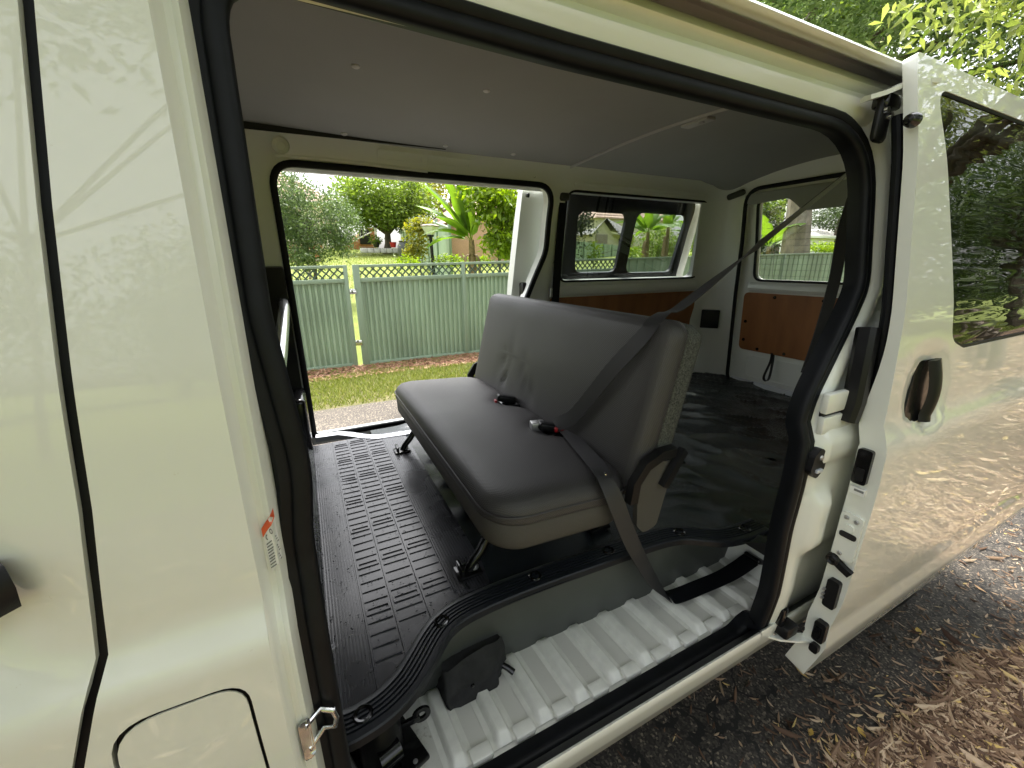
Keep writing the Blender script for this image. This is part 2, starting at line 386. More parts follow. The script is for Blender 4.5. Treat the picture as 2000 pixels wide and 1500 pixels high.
vp('panel_gap', sheet(rpoly(grow(flap, .008)), [], near(.0135), 0, .03), 'vgap', side)
# front door: outer skin with a finger recess behind the pull handle
def fdoor(x, z):
    d = math.exp(-(((x + .32) / .075) ** 2 + ((z - 1.115) / .055) ** 2) ** 1.5)
    return (x, yo(z) + .022 * d, z)
fdo = [(x - G, z) for x, z in gapline][:0] + [(-1.5, .42), (-1.5, 1.72)] + [(x - G, z) for x, z in gapline[1:]]
fd = vp('front_door', sheet(fdo, [rrect(-1.25, 1.22, -.50, 1.66, .08)], fdoor, .007, .02, -1), 'paint')
vp('window_pane', sheet(rrect(-1.26, 1.21, -.49, 1.67, .08), [], near(.012), 0, .1), 'dglass', fd)
hp = [(-.46, .428, 1.118), (-.40, .408, 1.128), (-.32, .404, 1.136), (-.276, .412, 1.146), (-.252, .436, 1.146)]
o = vp('door_handle', sweep(hp, (0, 0, 1), [(-.008, -.020), (0, -.024), (.008, -.020), (.012, 0), (.008, .020), (0, .024), (-.008, .020), (-.012, 0)], csec=True), 'black', fd, ang=60)
vp('door_gap_seal', sweep([(x, yo(z) + .0075, z) for x, z in gapline], (0, -1, 0), [(-.02, 0), (.02, 0)]), 'rubber')
# opening outline in (x, z), clockwise from the bottom front
OPN = rpoly([(-.047, .428, .04), (-.047, 1.10, .3), (-.037, 1.18, .3), (-.052, 1.35, .3), (-.049, 1.682, .075), (.35, 1.672), (1.118, 1.668, .15), (1.122, 1.345, .10), (.955, 1.10, .16), (.938, .80, .3), (.955, .60, .2), (.965, .428, .06)], 8)
def jambd(s): return float(np.interp(s, [0, .12, .3, .5, .72, .88, 1], [0, .004, .016, .017, .012, .022, .034]))
vp('door_jamb', grid(lambda s, z: (-.0825 + .027 * s + .004 * sstep(1.05, 1.0, z) * s * (1 - s), yo(z) + jambd(s) - .006 * sstep(1.06, .99, z) * math.sin(s * math.pi) , z), [i / 14 for i in range(15)], lin(1.95, .40, 60)), 'jamb', side)
jm = bpy.data.objects['door_jamb']
def warp(pts): return pts
# warning sticker and striker on the jamb
def onj(x, z, o=0): return (x, yo(z) + jambd((x + .0825) / .027) - .006 * sstep(1.06, .99, z) - o, z)
lab = [(-.0722, 1.128), (-.0640, 1.148), (-.0585, 1.134), (-.0615, 1.092), (-.0695, 1.074)]
st = vp('warning_sticker', sheet([(-.0735, 1.130), (-.0600, 1.149), (-.0600, 1.092), (-.0715, 1.075)], [], lambda x, z: onj(x, z, .0012), .0004, .006, -1), 'label', side)
vp('sticker_header', sheet([(-.0735, 1.1305), (-.0600, 1.1495), (-.0600, 1.139), (-.0735, 1.120)], [], lambda x, z: onj(x, z, .0020), 0, .006), 'orange', side)
mb = MB()
for i in range(9):
    z0 = 1.110 - i * .0036; mb.add(sheet([(-.0715, z0), (-.0612 + .0006 * (i % 3), z0 + .008), (-.0612 + .0006 * (i % 3), z0 + .0096), (-.0715, z0 + .0016)], [], lambda x, z: onj(x, z, .0020), 0, .006))
for cxx, czz in ((-.0695, 1.119), (-.0650, 1.1265)):
    ring = [(cxx + .0017 * math.cos(a * math.pi / 6), czz + .0034 * math.sin(a * math.pi / 6)) for a in range(12)]
    mb.add(sheet(ring, [[(cxx + (p[0] - cxx) * .55, czz + (p[1] - czz) * .55) for p in ring]], lambda x, z: onj(x, z, .0020), 0, .004))
o = mb.build('sticker_print', M['ink']); setpar(o, side)
pl = [onj(-.0665, .868, .004), onj(-.0665, .795, .004)]
vp('striker_plate', sheet(rpoly([(-.073, .818, .006), (-.0735, .880, .006), (-.0605, .893, .006), (-.0600, .830, .006)]), [], lambda x, z: onj(x, z, .0045), .004, .008, -1), 'chrome', side)
vp('striker_loop', tube([onj(-.067, .876, .002), (-.050, .437, .8735), (-.036, .4315, .869), (-.0335, .432, .856), (-.037, .433, .842), (-.050, .438, .840), onj(-.067, .837, .002)], .0036, 10), 'chrome', side)
# header, door rail and roof edge: one extruded section along the van
HX = [-2.0, -.6, -.1] + lin(.05, 1.15, 14) + [1.6, 2.3, 2.62]
hdr = [(.562, 1.660), (.548, 1.672), (.541, 1.686), (.540, 1.712), (.552, 1.7165), (.566, 1.722), (.564, 1.734), (.552, 1.739), (.549, 1.744), (.556, 1.758), (.574, 1.769)]
def ext(prof): return lambda X, i: (X, prof[i][0], prof[i][1])
vp('roof_header', grid(lambda X, i: (X, hdr[i][0], hdr[i][1]), HX, range(len(hdr))), 'jamb', ang=50)
rail = [(.574, 1.769), (.596, 1.778), (.602, 1.789), (.592, 1.797), (.560, 1.797), (.535, 1.785), (.528, 1.772)]
vp('door_rail', grid(lambda X, i: (X, rail[i][0], rail[i][1]), [-2, -.1, .5, 1.16, 1.6], range(len(rail))), 'linerrib')
gut = [(.528, 1.772), (.522, 1.757), (.512, 1.754), (.503, 1.757), (.499, 1.763), (.502, 1.768), (.53, 1.784), (.58, 1.816), (.65, 1.862), (.74, 1.905), (.86, 1.942), (1.0, 1.962), (1.275, 1.972)]
gut += [(YC2 - y, z) for y, z in gut[-2::-1]]
rf = vp('roof', grid(lambda X, i: (X, gut[i][0], gut[i][1] - .04 * sstep(-.9, -2.2, X)), HX, range(len(gut))), 'paint', ang=60)
# seal round the opening: double-lipped black rubber
def sealpath(poly, off, sd=1):
    return [((p[0], yo(p[1]) + off, p[1]) if sd == 1 else (p[0], YC2 - yo(p[1]) - off, p[1])) for p in poly]
sp = densify(OPN, .04)
def kwid(z): return 1
ssec = [(-.020, -.004), (-.019, .004)] + [(-.016, .005), (-.016, .006), (-.012, .011), (-.004, .010), (-.001, .007), (.002, .010), (.010, .012), (.017, .010), (.020, .004), (.019, -.006), (.012, -.03), (-.004, -.03)]
vp('door_seal', sweep([(p[0] + (0), yo(max(p[1], .44)) + .037 + (.024 if p[1] < .47 else 0), p[1]) for p in sp], (0, -1, 0), ssec, closed=True, csec=True), 'rubber', ang=50)
# C pillar jamb behind the opening, stepping outwards to the skin
def cj(x, z):
    e = float(np.interp(z, [.40, .60, .80, .95, 1.1, 1.345, 1.6, 1.70], [.965, .955, .938, .942, .958, 1.122, 1.122, 1.10])); s = x - e
    b = .040 - .020 * sstep(.0, .035, s)
    b += .018 * (sstep(.06, .085, s) - sstep(.11, .135, s)) * sstep(1.02, 1.12, z)
    b -= .024 * sstep(.02, .05, s) * sstep(.70, .76, z) * sstep(.91, .86, z) * sstep(.13, .08, s)
    b += .030 * sstep(.05, .11, s) * sstep(.74, .64, z)
    b -= .012 * sstep(.02, .04, s) * sstep(.955, .975, z) * sstep(1.09, 1.07, z)
    return (x, yo(z) + b, z)
cjo = [(1.45, .42), (1.45, 1.70), (1.10, 1.70)] + [(x + .012, z) for x, z in OPN if x > .9 and z < 1.66 and z > .445] + [(.972, .42)]
def keep_order(P): return P
cp = vp('pillar_jamb', sheet(cjo, [], cj, .004, .014, -1), 'jamb', ang=60)
# rear quarter panel, near side, behind the slid-back door
vp('quarter_panel', sheet([(1.42, .42), (1.68, .42), (1.72, .60), (1.85, .72), (2.05, .76), (2.25, .72), (2.38, .60), (2.42, .42), (2.66, .48), (2.62, 1.2), (2.50, 1.76), (1.42, 1.76)], [rrect(1.52, 1.25, 2.36, 1.70, .06)], near(.003), .012, .06, -1), 'paint')
vp('quarter_window', sheet(rrect(1.51, 1.24, 2.37, 1.71, .06), [], near(.014), 0, .1), 'tint')
# far side wall with its door opening and quarter window
farw = lambda off: (lambda x, z: (x, YC2 - yo(z) - off, z))
FOP = rpoly([(-.045, .60, .03), (-.050, 1.765, .09), (1.195, 1.765, .09), (1.195, 1.45, .2), (1.05, 1.10, .2), (1.00, .60, .06)], 8)
FWO = [(-.45, .56), (-.45, 1.865), (2.39, 1.865), (2.48, 1.2), (2.50, .56)]
FWIN = rpoly([(1.30, 1.292, .05), (1.285, 1.752, .06), (2.365, 1.752, .06), (2.415, 1.292, .06)], 8)
fw = vp('far_side_wall', sheet(FWO, [FOP, FWIN], farw(.085), .075, .05, -1), 'inner')
vp('far_door_seal', sweep([(x, YC2 - yo(z) - .085, z) for x, z in densify(FOP, .04)], (0, -1, 0), [(-.013, -.006), (-.013, .009), (-.006, .013), (.006, .013), (.012, .009), (.012, -.006)], closed=True, csec=True), 'rubber')
ws = vp('window_seal', sweep([(x, YC2 - yo(z) - .082, z) for x, z in densify(FWIN, .04)], (0, -1, 0), [(-.006, -.004), (-.006, .006), (.005, .006), (.005, -.004)], closed=True, csec=True), 'rubber', fw)
qg = vp('quarter_window', sheet(rpoly([(1.27, 1.28, .05), (1.26, 1.765, .05), (2.385, 1.765, .05), (2.43, 1.28, .05)]), [], farw(.035), 0, .08), 'cglass')
for x0, x1 in ((.340, .530), (.550, .745)):
    vp('wall_slot', sheet(rrect(x0, 1.803, x1, 1.838, .006), [rrect(x0 + .008, 1.809, x1 - .008, 1.830, .004)], farw(.089), .004, .03, 1), 'inner', fw)
vp('wall_ledge', sweep([(x, YC2 - yo(1.235) - .088, 1.238) for x in lin(1.28, 2.40, 10)], (0, -1, 0), [(-.030, -.004), (-.028, .008), (-.012, .016), (.012, .014), (.024, .006), (.028, -.004)], csec=True), 'inner', fw)
vp('window_brow', sweep([(x, YC2 - yo(1.79) - .082, 1.788) for x in lin(1.32, 2.30, 10)], (0, -1, 0), [(-.016, -.006), (-.01, .006), (0, .010), (.010, .006), (.016, -.006)], csec=True), 'inner', fw)
vp('door_brow', sweep([(x, YC2 - yo(1.79) - .083, 1.790 - .02 * ((x - .1) / .5) ** 2) for x in lin(-.03, .55, 12)], (0, -1, 0), [(-.012, -.006), (-.008, .005), (0, .008), (.008, .005), (.012, -.006)], csec=True), 'inner', fw)
vp('wall_boss', lathe([(0, .010), (.014, .010), (.018, .006), (.026, .004), (.030, -.006)], 20, (-.005, 1.872, 1.812), 'Y'), 'inner', fw)
wb = vp('wall_board', sheet(rrect(1.24, .72, 2.42, 1.203, .03), [], farw(.089), .006, .08, 1), 'ply', fw)
for x, z in ((1.34, 1.185), (1.62, 1.185), (1.95, 1.185), (2.25, 1.185), (2.40, .95)):
    vp('board_clip', lathe([(0, .006), (.008, .005), (.010, 0)], 12, (x, YC2 - yo(z) - .096, z), 'Y'), 'gloss', wb)
for x, z in ((2.44, 1.46), (1.245, 1.40), (1.08, 1.80), (1.25, 1.20)):
    vp('wall_plug', lathe([(0, .004), (.007, .003), (.008, 0)], 12, (x, YC2 - yo(z) - .087, z), 'Y'), 'gloss', fw)
# rear corner pillar blends the far wall into the tailgate frame
def xr(z): return float(np.interp(z, [.4, .62, 1.2, 1.5, 1.86, 1.95], [2.585, 2.57, 2.53, 2.49, 2.42, 2.37]))
def corner(s, z, mir=False):
    a = Vector((xr(z) - .16, YC2 - yo(z) - .086)); c = Vector((xr(z) + .01, YC2 - yo(z) - .088)); b = Vector((xr(z), 1.80 + .0)); p = a * (1 - s) ** 2 + c * 2 * s * (1 - s) + b * s * s
    return (p.x, YC2 - p.y if mir else p.y, z)
rc = vp('rear_corner_pillar', grid(lambda s, z: corner(s, z), lin(0, 1, 14), lin(.56, 1.90, 30)), 'inner')
rc2 = vp('rear_corner_pillar', grid(lambda s, z: corner(s, z, True), lin(0, 1, 14), lin(.56, 1.90, 30)), 'inner')
mb = MB().add(box((2.485, 1.930, 1.015), (.014, .115, .125), .006, Matrix.Rotation(RAD(42), 3, 'Z')))
o = mb.build('vent_cover', M['black']); setpar(o, rc)
mb = MB().add(box((2.405, 1.80, 1.780), (.012, .10, .034), .012, Matrix.Rotation(RAD(30), 3, 'Z') @ Matrix.Rotation(RAD(-18), 3, 'X')))
o = mb.build('grab_recess', M['riser']); setpar(o, rc)
# tailgate
tgf = lambda off: (lambda y, z: (xr(z) + off, y, z))
TGO = rpoly([(.755, .60, .06), (.755, 1.20, .3), (.80, 1.80, .10), (1.75, 1.80, .10), (1.795, 1.20, .3), (1.795, .60, .06)], 8)
TGW = rrect(.855, 1.282, 1.695, 1.745, .05, 8)
vp('rear_frame', sheet([(.62, .56), (.72, 1.90), (1.83, 1.90), (1.93, .56)], [TGO], tgf(.004), .03, .08, 1), 'inner')
tg = vp('tailgate', sheet([(.735, .585), (.735, 1.83), (1.815, 1.83), (1.815, .585)], [TGW], tgf(.025), .04, .06, 1), 'inner')
vp('tailgate_seal', sweep([(xr(z) - .004, y, z) for y, z in densify(TGO, .04)], (-1, 0, 0), [(-.010, -.004), (-.010, .006), (-.004, .010), (.004, .010), (.010, .006), (.010, -.004)], closed=True, csec=True), 'rubber')
vp('window_pane', sheet(rrect(.84, 1.265, 1.71, 1.76, .05), [], tgf(.055), 0, .1), 'cglass', tg)
vp('window_seal', sweep([(xr(z) + .024, y, z) for y, z in densify(TGW, .04)], (-1, 0, 0), [(-.007, -.004), (-.007, .006), (.006, .006), (.006, -.004)], closed=True, csec=True), 'rubber', tg)
for i in range(9):
    z = 1.31 + i * .034
    vp('heater_wire', sweep([(xr(z) + .053, y, z) for y in lin(.86, 1.69, 5)], (-1, 0, 0), [(-.0007, 0), (.0007, 0), (0, .001)], csec=True), 'ink', tg)
for yy in (.95, 1.60): vp('heater_bus', sweep([(xr(z) + .052, yy, z) for z in lin(1.295, 1.60, 6)], (-1, 0, 0), [(-.0012, 0), (.0012, 0), (0, .001)], csec=True), 'ink', tg)
vp('header_trim', sheet(rpoly([(.80, 1.775, .02), (.80, 1.735, .03), (1.10, 1.655, .06), (1.42, 1.655, .06), (1.50, 1.725, .05), (1.74, 1.715, .03), (1.765, 1.775, .02)]), [], tgf(-.008), .02, .04, 1), 'liner', tg)
vp('sill_ledge', sweep([(xr(1.243) + .022, y, 1.243) for y in lin(.84, 1.72, 10)], (-1, 0, 0), [(-.028, -.004), (-.026, .008), (-.010, .018), (.012, .016), (.024, .006), (.028, -.004)], csec=True), 'inner', tg)
tb = vp('tailgate_board', sheet(rrect(.80, .835, 1.75, 1.205, .035, 8), [], tgf(.018), .006, .08, 1), 'ply', tg)
for y, z in ((1.55, 1.185), (1.28, 1.185), (1.72, 1.02), (1.72, .90), (1.62, .852), (1.45, .852), (1.25, .852), (1.0, .852), (1.0, 1.185)):
    vp('board_clip', lathe([(0, -.006), (.008, -.005), (.010, 0)], 12, (xr(z) + .017, y, z), 'X'), 'gloss', tb)
vp('pull_strap', ribbon([(2.545, 1.505, .850), (2.535, 1.50, .80), (2.52, 1.515, .70), (2.525, 1.500, .675), (2.53, 1.487, .70), (2.545, 1.492, .80), (2.552, 1.500, .84)], [(1, 0, 0)] * 7, .022, .003)[:2], 'black', tg)
vp('lower_panel', sheet(rrect(.86, .655, 1.69, .805, .03), [rrect(.868, .663, 1.682, .797, .025)], tgf(.020), .005, .06, 1), 'inner', tg)
vp('threshold_plate', [(2.515, .80, .624), (2.56, .80, .638), (2.56, 1.76, .638), (2.515, 1.76, .624)] and ([(2.52, .80, .6215), (2.565, .80, .640), (2.565, 1.76, .640), (2.52, 1.76, .6215)], [(0, 1, 2, 3)]), 'scuff', tg)
# headliner with its cross rib, buttons and lamp
def hz(y): return 1.850 + .085 * (1 - ((y - 1.275) / .64) ** 2)
hl = vp('headliner', grid(lambda x, y: (x, y, hz(y) + .012 * sstep(.5, -.3, x) * (1 if y > 1.6 else 1) - (.055 * sstep(2.25, 2.44, x))), lin(-1.5, 2.435, 34), lin(.635, 1.915, 25)), 'liner')
def ribx(y): return 1.275 + .20 * (1 - ((y - 1.0) / .90) ** 2)
vp('liner_rib', tube([(ribx(y), y, hz(y) - .001) for y in lin(1.91, .66, 22)], .008, 8), 'linerrib', hl)
for x, y in ((.216, 1.42), (.616, 1.415), (.216, 1.855), (.612, 1.848), (.93, 1.85)):
    vp('liner_button', lathe([(0, -.004), (.008, -.0035), (.0115, -.001), (.012, .004)], 16, (x, y, hz(y) + .006 * sstep(.5, -.3, x))), 'label', hl)
vp('roof_lamp', MB().add(box((1.50, 1.34, hz(1.34) - .004), (.05, .13, .012), .005)).add(lathe([(0, -.014), (.01, -.012), (.012, 0)], 12, (1.49, 1.31, hz(1.31)))).__dict__.values() and (lambda m_: (m_.V, m_.F))(MB().add(box((1.50, 1.34, hz(1.34) - .004), (.05, .13, .012), .005)).add(lathe([(0, -.014), (.01, -.012), (.012, 0)], 12, (1.49, 1.31, hz(1.31) - .004)))), 'linerrib', hl)
vp('liner_edge', sweep([(x, 1.905, 1.858) for x in lin(-.6, 2.35, 20)], (0, 0, -1), [(-.010, -.004), (-.010, .004), (.008, .004), (.008, -.004)], csec=True), 'vgap', hl)
vp('liner_foam', ([(-.5, 1.86, 1.845), (-.5, 1.86, 1.892), (-.06, 1.86, 1.885), (.62, 1.87, 1.868), (.62, 1.87, 1.858)] , [(0, 1, 2, 3, 4)]), 'vgap', hl)
# floor, step well, riser and tread
def wr(x, y):
    a = sstep(.85, 1.15, x); n1 = noise.fractal(Vector((x * 7, y * 3.2 + x * 3, 1.3)), 1.0, 2.0, 4); n2 = noise.noise(Vector((x * 3 + 5, y * 5, .2)))
    r = abs(noise.noise(Vector((x * 9 + y * 6, y * 4 - x * 3, 7.7))))
    q = .011 * max(0, math.sin((y - .86) * 30)) ** .6 * math.exp(-((x - .405) / .05) ** 2) * sstep(.95, 1.1, y)
    return .6195 + a * (.008 * n1 + .007 * n2 + .014 * (1 - r) ** 5) + q
def fy0(x): return float(np.interp(x, [.2, .85, 1.0, 1.1], [.71, .70, .62, .56]))
fl = vp('floor', grid(lambda x, t: (lambda y: (x, y, wr(x, y)))(fy0(x) + (1.955 - fy0(x)) * t), lin(.20, 2.57, 170), lin(0, 1, 100)), 'vinyl', ang=60)
tag(fl, 'black wrinkled vinyl floor covering')
vp('underfloor', MB().add(box((.6, 1.275, .585), (3.9, 1.10, .06), .004)).add(box((1.85, 1.275, .585), (1.5, 1.45, .06), .004)).add(box((.5, 1.275, .45), (4.0, 1.0, .22), .01)).F and (lambda m_: (m_.V, m_.F))(MB().add(box((.6, 1.275, .583), (3.9, 1.06, .06), .004)).add(box((1.85, 1.275, .584), (1.45, 1.48, .058), .004)).add(box((.5, 1.275, .43), (4.2, 1.0, .22), .01)).add(box((-1.0, 1.275, .55), (1.85, 1.55, .1), .004))), 'underseal')
TP = [(-.050, .590), (-.02, .588), (.03, .598), (.075, .622), (.11, .655), (.145, .692), (.18, .719), (.23, .736), (.32, .744), (.45, .744), (.60, .738), (.75, .731), (.85, .722), (.91, .703), (.955, .672), (1.00, .645), (1.06, .632), (1.15, .628)]
def smooth(P, sub=4):
    out = []; n = len(P)
    for i in range(n - 1):
        p0, p1, p2, p3 = [np.array(P[k]) for k in (max(0, i - 1), i, i + 1, min(n - 1, i + 2))]
        for k in range(sub):
            t = k / sub; out.append(.5 * ((2 * p1) + (p2 - p0) * t + (2 * p0 - 5 * p1 + 4 * p2 - p3) * t * t + (3 * p1 - p0 - 3 * p2 + p3) * t ** 3))
    out.append(np.array(P[-1])); return out
TPS = smooth(TP); tp3 = [(p[0], p[1], .623) for p in TPS]
tsec = [(.036, -.008), (.035, .007), (.032, .010), (.024, .011)]
for g in range(5):
    c = .019 - g * .0085; tsec += [(c + .0025, .011), (c + .0017, .0075), (c - .0017, .0075), (c - .0025, .011)]
tsec += [(-.024, .010), (-.031, .006), (-.034, -.004), (-.034, -.030), (-.030, -.032), (-.030, -.012)]
tr = vp('step_tread', sweep(tp3, (0, 0, 1), [(-a, b) for a, b in tsec][::-1] if False else tsec, csec=True), 'tread', ang=30)
for p in ((-.005, .592), (.178, .719), (.432, .744), (.66, .736), (.90, .706), (1.085, .630)):
    vp('tread_screw', MB().add(lathe([(.0, .001), (.006, .001), (.007, .004), (.009, .0045), (.010, .012), (.015, .0135), (.0175, .011), (.018, .002)], 20, (p[0], p[1], .623))).V and lathe([(.0, .003), (.005, .006), (.008, .005), (.0095, .003), (.0105, .012), (.015, .0135), (.0175, .0115), (.018, .002)], 20, (p[0], p[1], .623)), 'gloss', tr)
ris = []
for p, q in zip(TPS[:-1], TPS[1:]):
    pass
tn = []
for i in range(len(TPS)):
    t = TPS[min(i + 1, len(TPS) - 1)] - TPS[max(0, i - 1)]; t = t / np.linalg.norm(t); tn.append(np.array([t[1], -t[0]]))
RS = [(-.06, .712), (.05, .712), (.15, .712), (.28, .713), (.45, .713), (.65, .708), (.85, .704), (1.0, .702), (1.17, .700)]
vp('step_riser', ([(x, y + .010 * k, .612 - .182 * k) for x, y in RS for k in (0, 1)], [(2 * i, 2 * i + 1, 2 * i + 3, 2 * i + 2) for i in range(len(RS) - 1)]), 'riser')
vp('step_end', grid(lambda t, y: (1.135 + .035 * t, y, .436 + .175 * t), lin(0, 1, 5), lin(.50, .712, 6)), 'jamb')
def stf(x, y): return .438 - .012 * sstep(.56, .535, y) + .006 * sstep(1.0, 1.12, x)
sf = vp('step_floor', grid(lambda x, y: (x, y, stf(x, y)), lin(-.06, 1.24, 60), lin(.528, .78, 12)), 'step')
RX = [.045 + i * .0985 for i in range(12)]
for i, x in enumerate(RX):
    def rib(t, s, x=x):
        hh = float(np.interp(s, [0, .012, .019, .042, .049, .062], [0, .001, .016, .016, .001, 0])); e = sstep(0, .08, t) * sstep(1, .9, t)
        return (x + s - .031 + .012 * (1 - t), .545 + .185 * t, stf(0, .6) + .0012 + hh * e - (.0102 if t < .001 or t > .999 else 0) * 0)
    vp('floor_rib', grid(rib, lin(0, 1, 16), [0, .008, .012, .016, .020, .024, .031, .038, .042, .046, .050, .054, .062]), 'riblit', sf, ang=60)
    if i < 11 and i != 0: vp('floor_pad', box((x + .056, .5535, .4395), (.046, .030, .016), .004), 'riblit', sf)
for x, y in ((.168, .590), (.250, .574), (.078, .612)): vp('drain_hole', lathe([(.0, .0009), (.0085, .0009), (.0088, -.004)], 20, (x, y, .4385)), 'vgap', sf)
# near sill below the opening
sill = [(.530, .422), (.522, .430), (.516, .424), (.506, .434), (.498, .430), (.488, .448), (.480, .458)]
vp('sill_seal', grid(lambda X, i: (X, sill[i][0], sill[i][1]), lin(-.1, 1.0, 12), range(len(sill))), 'rubber', ang=20)
vp('sill_gap', grid(lambda X, i: (X, [.482, .470, .458][i], [.464, .474, .482][i]), [-.4, 1.3], range(3)), 'black')
sk = [(.462, .476), (.458, .486), (.453, .488), (.4505, .482), (.452, .465), (.459, .43), (.4685, .392), (.480, .386), (.60, .384)]
vp('sill', grid(lambda X, i: (X, sk[i][0], sk[i][1]), [-.4] + lin(-.1, .93, 10), range(len(sk))), 'paint', ang=50)
vp('sill_end', grid(lambda X, i: (X, sk[i][0] + .001, sk[i][1]), [.934, 1.1, 1.7], range(len(sk))), 'paint', ang=50)
# far scuff plate and bulkhead pieces behind the front seats
vp('scuff_plate', sweep([(-.04, 1.985, .623), (.06, 1.975, .623), (.10, 1.945, .623), (.16, 1.885, .623), (.22, 1.845, .623), (.34, 1.835, .623), (.60, 1.838, .623), (.95, 1.838, .623)], (0, 0, 1), [(-.022, -.02), (-.022, .003), (.020, .003), (.020, -.02)], csec=True), 'scuff')
vp('pillar_trim', sheet(rpoly([(-.155, .60, .01), (-.155, 1.388, .01), (-.062, 1.388, .012), (-.066, .60, .01)]), [], farw(.10), .03, .06, 1), 'black')
vp('grab_bar', tube([(-.110, 2.03, 1.245), (-.100, 1.995, 1.246), (-.082, 1.95, 1.242), (-.078, 1.88, 1.230), (-.080, 1.60, 1.192), (-.086, 1.35, 1.145), (-.094, 1.15, 1.105), (-.105, .80, 1.045), (-.112, .535, 1.0)], .0195, 16), 'silver')
vp('bar_bracket', lathe([(0, -.035), (.022, -.034), (.030, -.02), (.032, 0)], 20, (-.092, 2.018, 1.245), 'Y'), 'black')
vp('bulkhead_panel', MB().add(box((-.125, 1.275, .745), (.05, 1.50, .27), .03)).F and box((-.125, 1.275, .742), (.06, 1.50, .27), .028, seg=4), 'gloss')
vp('seat_back', box((-.215, 1.72, 1.02), (.13, .50, .62), .05, Matrix.Rotation(RAD(-10), 3, 'Y'), seg=4), 'black')
vp('seat_back', box((-.215, 1.0, 1.02), (.13, .60, .62), .05, Matrix.Rotation(RAD(-10), 3, 'Y'), seg=4), 'black')
vp('wheel_arch_cover', box((-.080, 1.93, .735), (.055, .22, .25), .022, seg=4), 'gloss')
# front cab shell, so that light enters only through its windows
vp('far_front_wall', sheet([(-2.1, .42), (-1.75, 1.25), (-1.35, 1.87), (-.44, 1.87), (-.44, .42)], [rpoly([(-1.55, 1.22, .05), (-1.28, 1.66, .06), (-.55, 1.66, .06), (-.55, 1.22, .06)])], farw(.03), .02, .1, 1), 'inner')
vp('dashboard', box((-1.62, 1.275, .85), (.75, 1.55, .7), .08, seg=3), 'black')
vp('windscreen', grid(lambda t, y: (-2.0 + .65 * t, y, 1.20 + .70 * t), lin(0, 1, 6), lin(.50, 2.05, 8)), 'cglass')
# sliding door on the near side, slid back along its rails
def ydo(x, z): return yo(max(z, .30)) - .060 - .012 * sstep(.50, .455, z) + .004 * sstep(.44, .32, z)
def sdoor(x, z):
    d = math.exp(-(((x - 1.242) / .085) ** 2 + ((z - 1.112) / .085) ** 2) ** 3)
    return (x, ydo(x, z) + .014 * d, z)
SDO = rpoly([(1.068, .325, .012), (1.072, .60), (1.070, 1.0), (1.078, 1.3), (1.080, 1.772, .012), (2.58, 1.772, .03), (2.62, 1.2), (2.62, .50, .02), (2.50, .445, .02), (2.50, .33, .04)], 5)
SDW = rpoly([(1.40, 1.196, .06), (1.325, 1.22, .06), (1.27, 1.40, .3), (1.160, 1.722, .035), (2.48, 1.722, .05), (2.52, 1.196, .06)], 7)
sdr = vp('sliding_door', sheet(SDO, [SDW], sdoor, lambda x, z: .052 - .030 * sstep(.98, 1.25, z), .03, -1), 'paint')
vp('window_pane', sheet(rpoly([(1.39, 1.185, .06), (1.31, 1.21, .06), (1.25, 1.40, .3), (1.145, 1.735, .035), (2.50, 1.735, .05), (2.53, 1.185, .06)], 7), [], lambda x, z: (x, ydo(x, z) + .005, z), 0, .08), 'dglass', sdr)
vp('window_seal', sweep([(x, ydo(x, z) + .003, z) for x, z in densify(SDW, .05)], (0, -1, 0), [(-.004, -.006), (-.004, .002), (.006, .001), (.006, -.006)], closed=True, csec=True), 'rubber', sdr)
vp('door_handle', sheet(rpoly([(1.172, 1.075, .025), (1.190, 1.186, .03), (1.318, 1.180, .04), (1.306, 1.045, .035), (1.20, 1.040, .03)]), [], lambda x, z: (x, ydo(x, z) + .006, z), .01, .02, -1), 'gloss', sdr)
vp('handle_grip', sweep([(1.252 + .004 * math.sin(3.1 * (z - 1.05) / .12), ydo(1.24, z) - .004 - .008 * math.sin(math.pi * (z - 1.040) / .145), z) for z in lin(1.040, 1.185, 12)], (0, -1, 0), [(-.018, -.008), (-.014, .004), (0, .007), (.014, .004), (.018, -.008)], csec=True), 'black', sdr, ang=60)
XE = 1.0665
def edge_item(name, ys, zs, m, dx=.006, r=.006, tilt=0):
    y0, y1 = ys; z0, z1 = zs
    return vp(name, sheet(rpoly([(y0 + tilt, z0, r), (y1 + tilt, z0, r), (y1, z1, r), (y0, z1, r)]), [], lambda y, z: (XE - dx - (z - .8) * 0, y, z), dx + .004, .02, 1), m, sdr)
edge_item('latch', (.374, .402), (.916, 1.000), 'gloss', .007, .007)
edge_item('latch_insert', (.380, .396), (.925, .955), 'black', .010, .004)
edge_item('data_sticker', (.372, .400), (.889, .906), 'label', .0035, .001)
edge_item('sticker_bar', (.374, .392), (.897, .902), 'ink', .0045, .0005)
edge_item('lock_plate', (.360, .404), (.716, .838), 'jamb', .004, .012)
edge_item('lock_slot', (.364, .398), (.776, .790), 'vgap', .0065, .006)
edge_item('lock_bump', (.372, .390), (.794, .812), 'jamb', .009, .008)
for y, z in ((.392, .826), (.372, .824), (.388, .730)): vp('plate_screw', lathe([(0, -.004), (.004, -.0035), (.0055, 0)], 14, (XE - .004, y, z), 'X'), 'steel', sdr)
o = vp('door_stop', lathe([(0, -.012), (.006, -.010), (.010, -.014), (.013, -.012), (.015, 0)], 20, (XE - .002, .396, .708), 'X'), 'black', sdr)
vp('stop_tail', sweep([(XE - .006, .396, .708), (XE - .005, .376, .697), (XE - .003, .358, .688)], (-1, 0, 0), [(-.011, -.004), (-.008, .005), (.008, .005), (.011, -.004)], csec=True), 'black', sdr)
edge_item('contact_block', (.369, .395), (.575, .655), 'black', .010, .008)
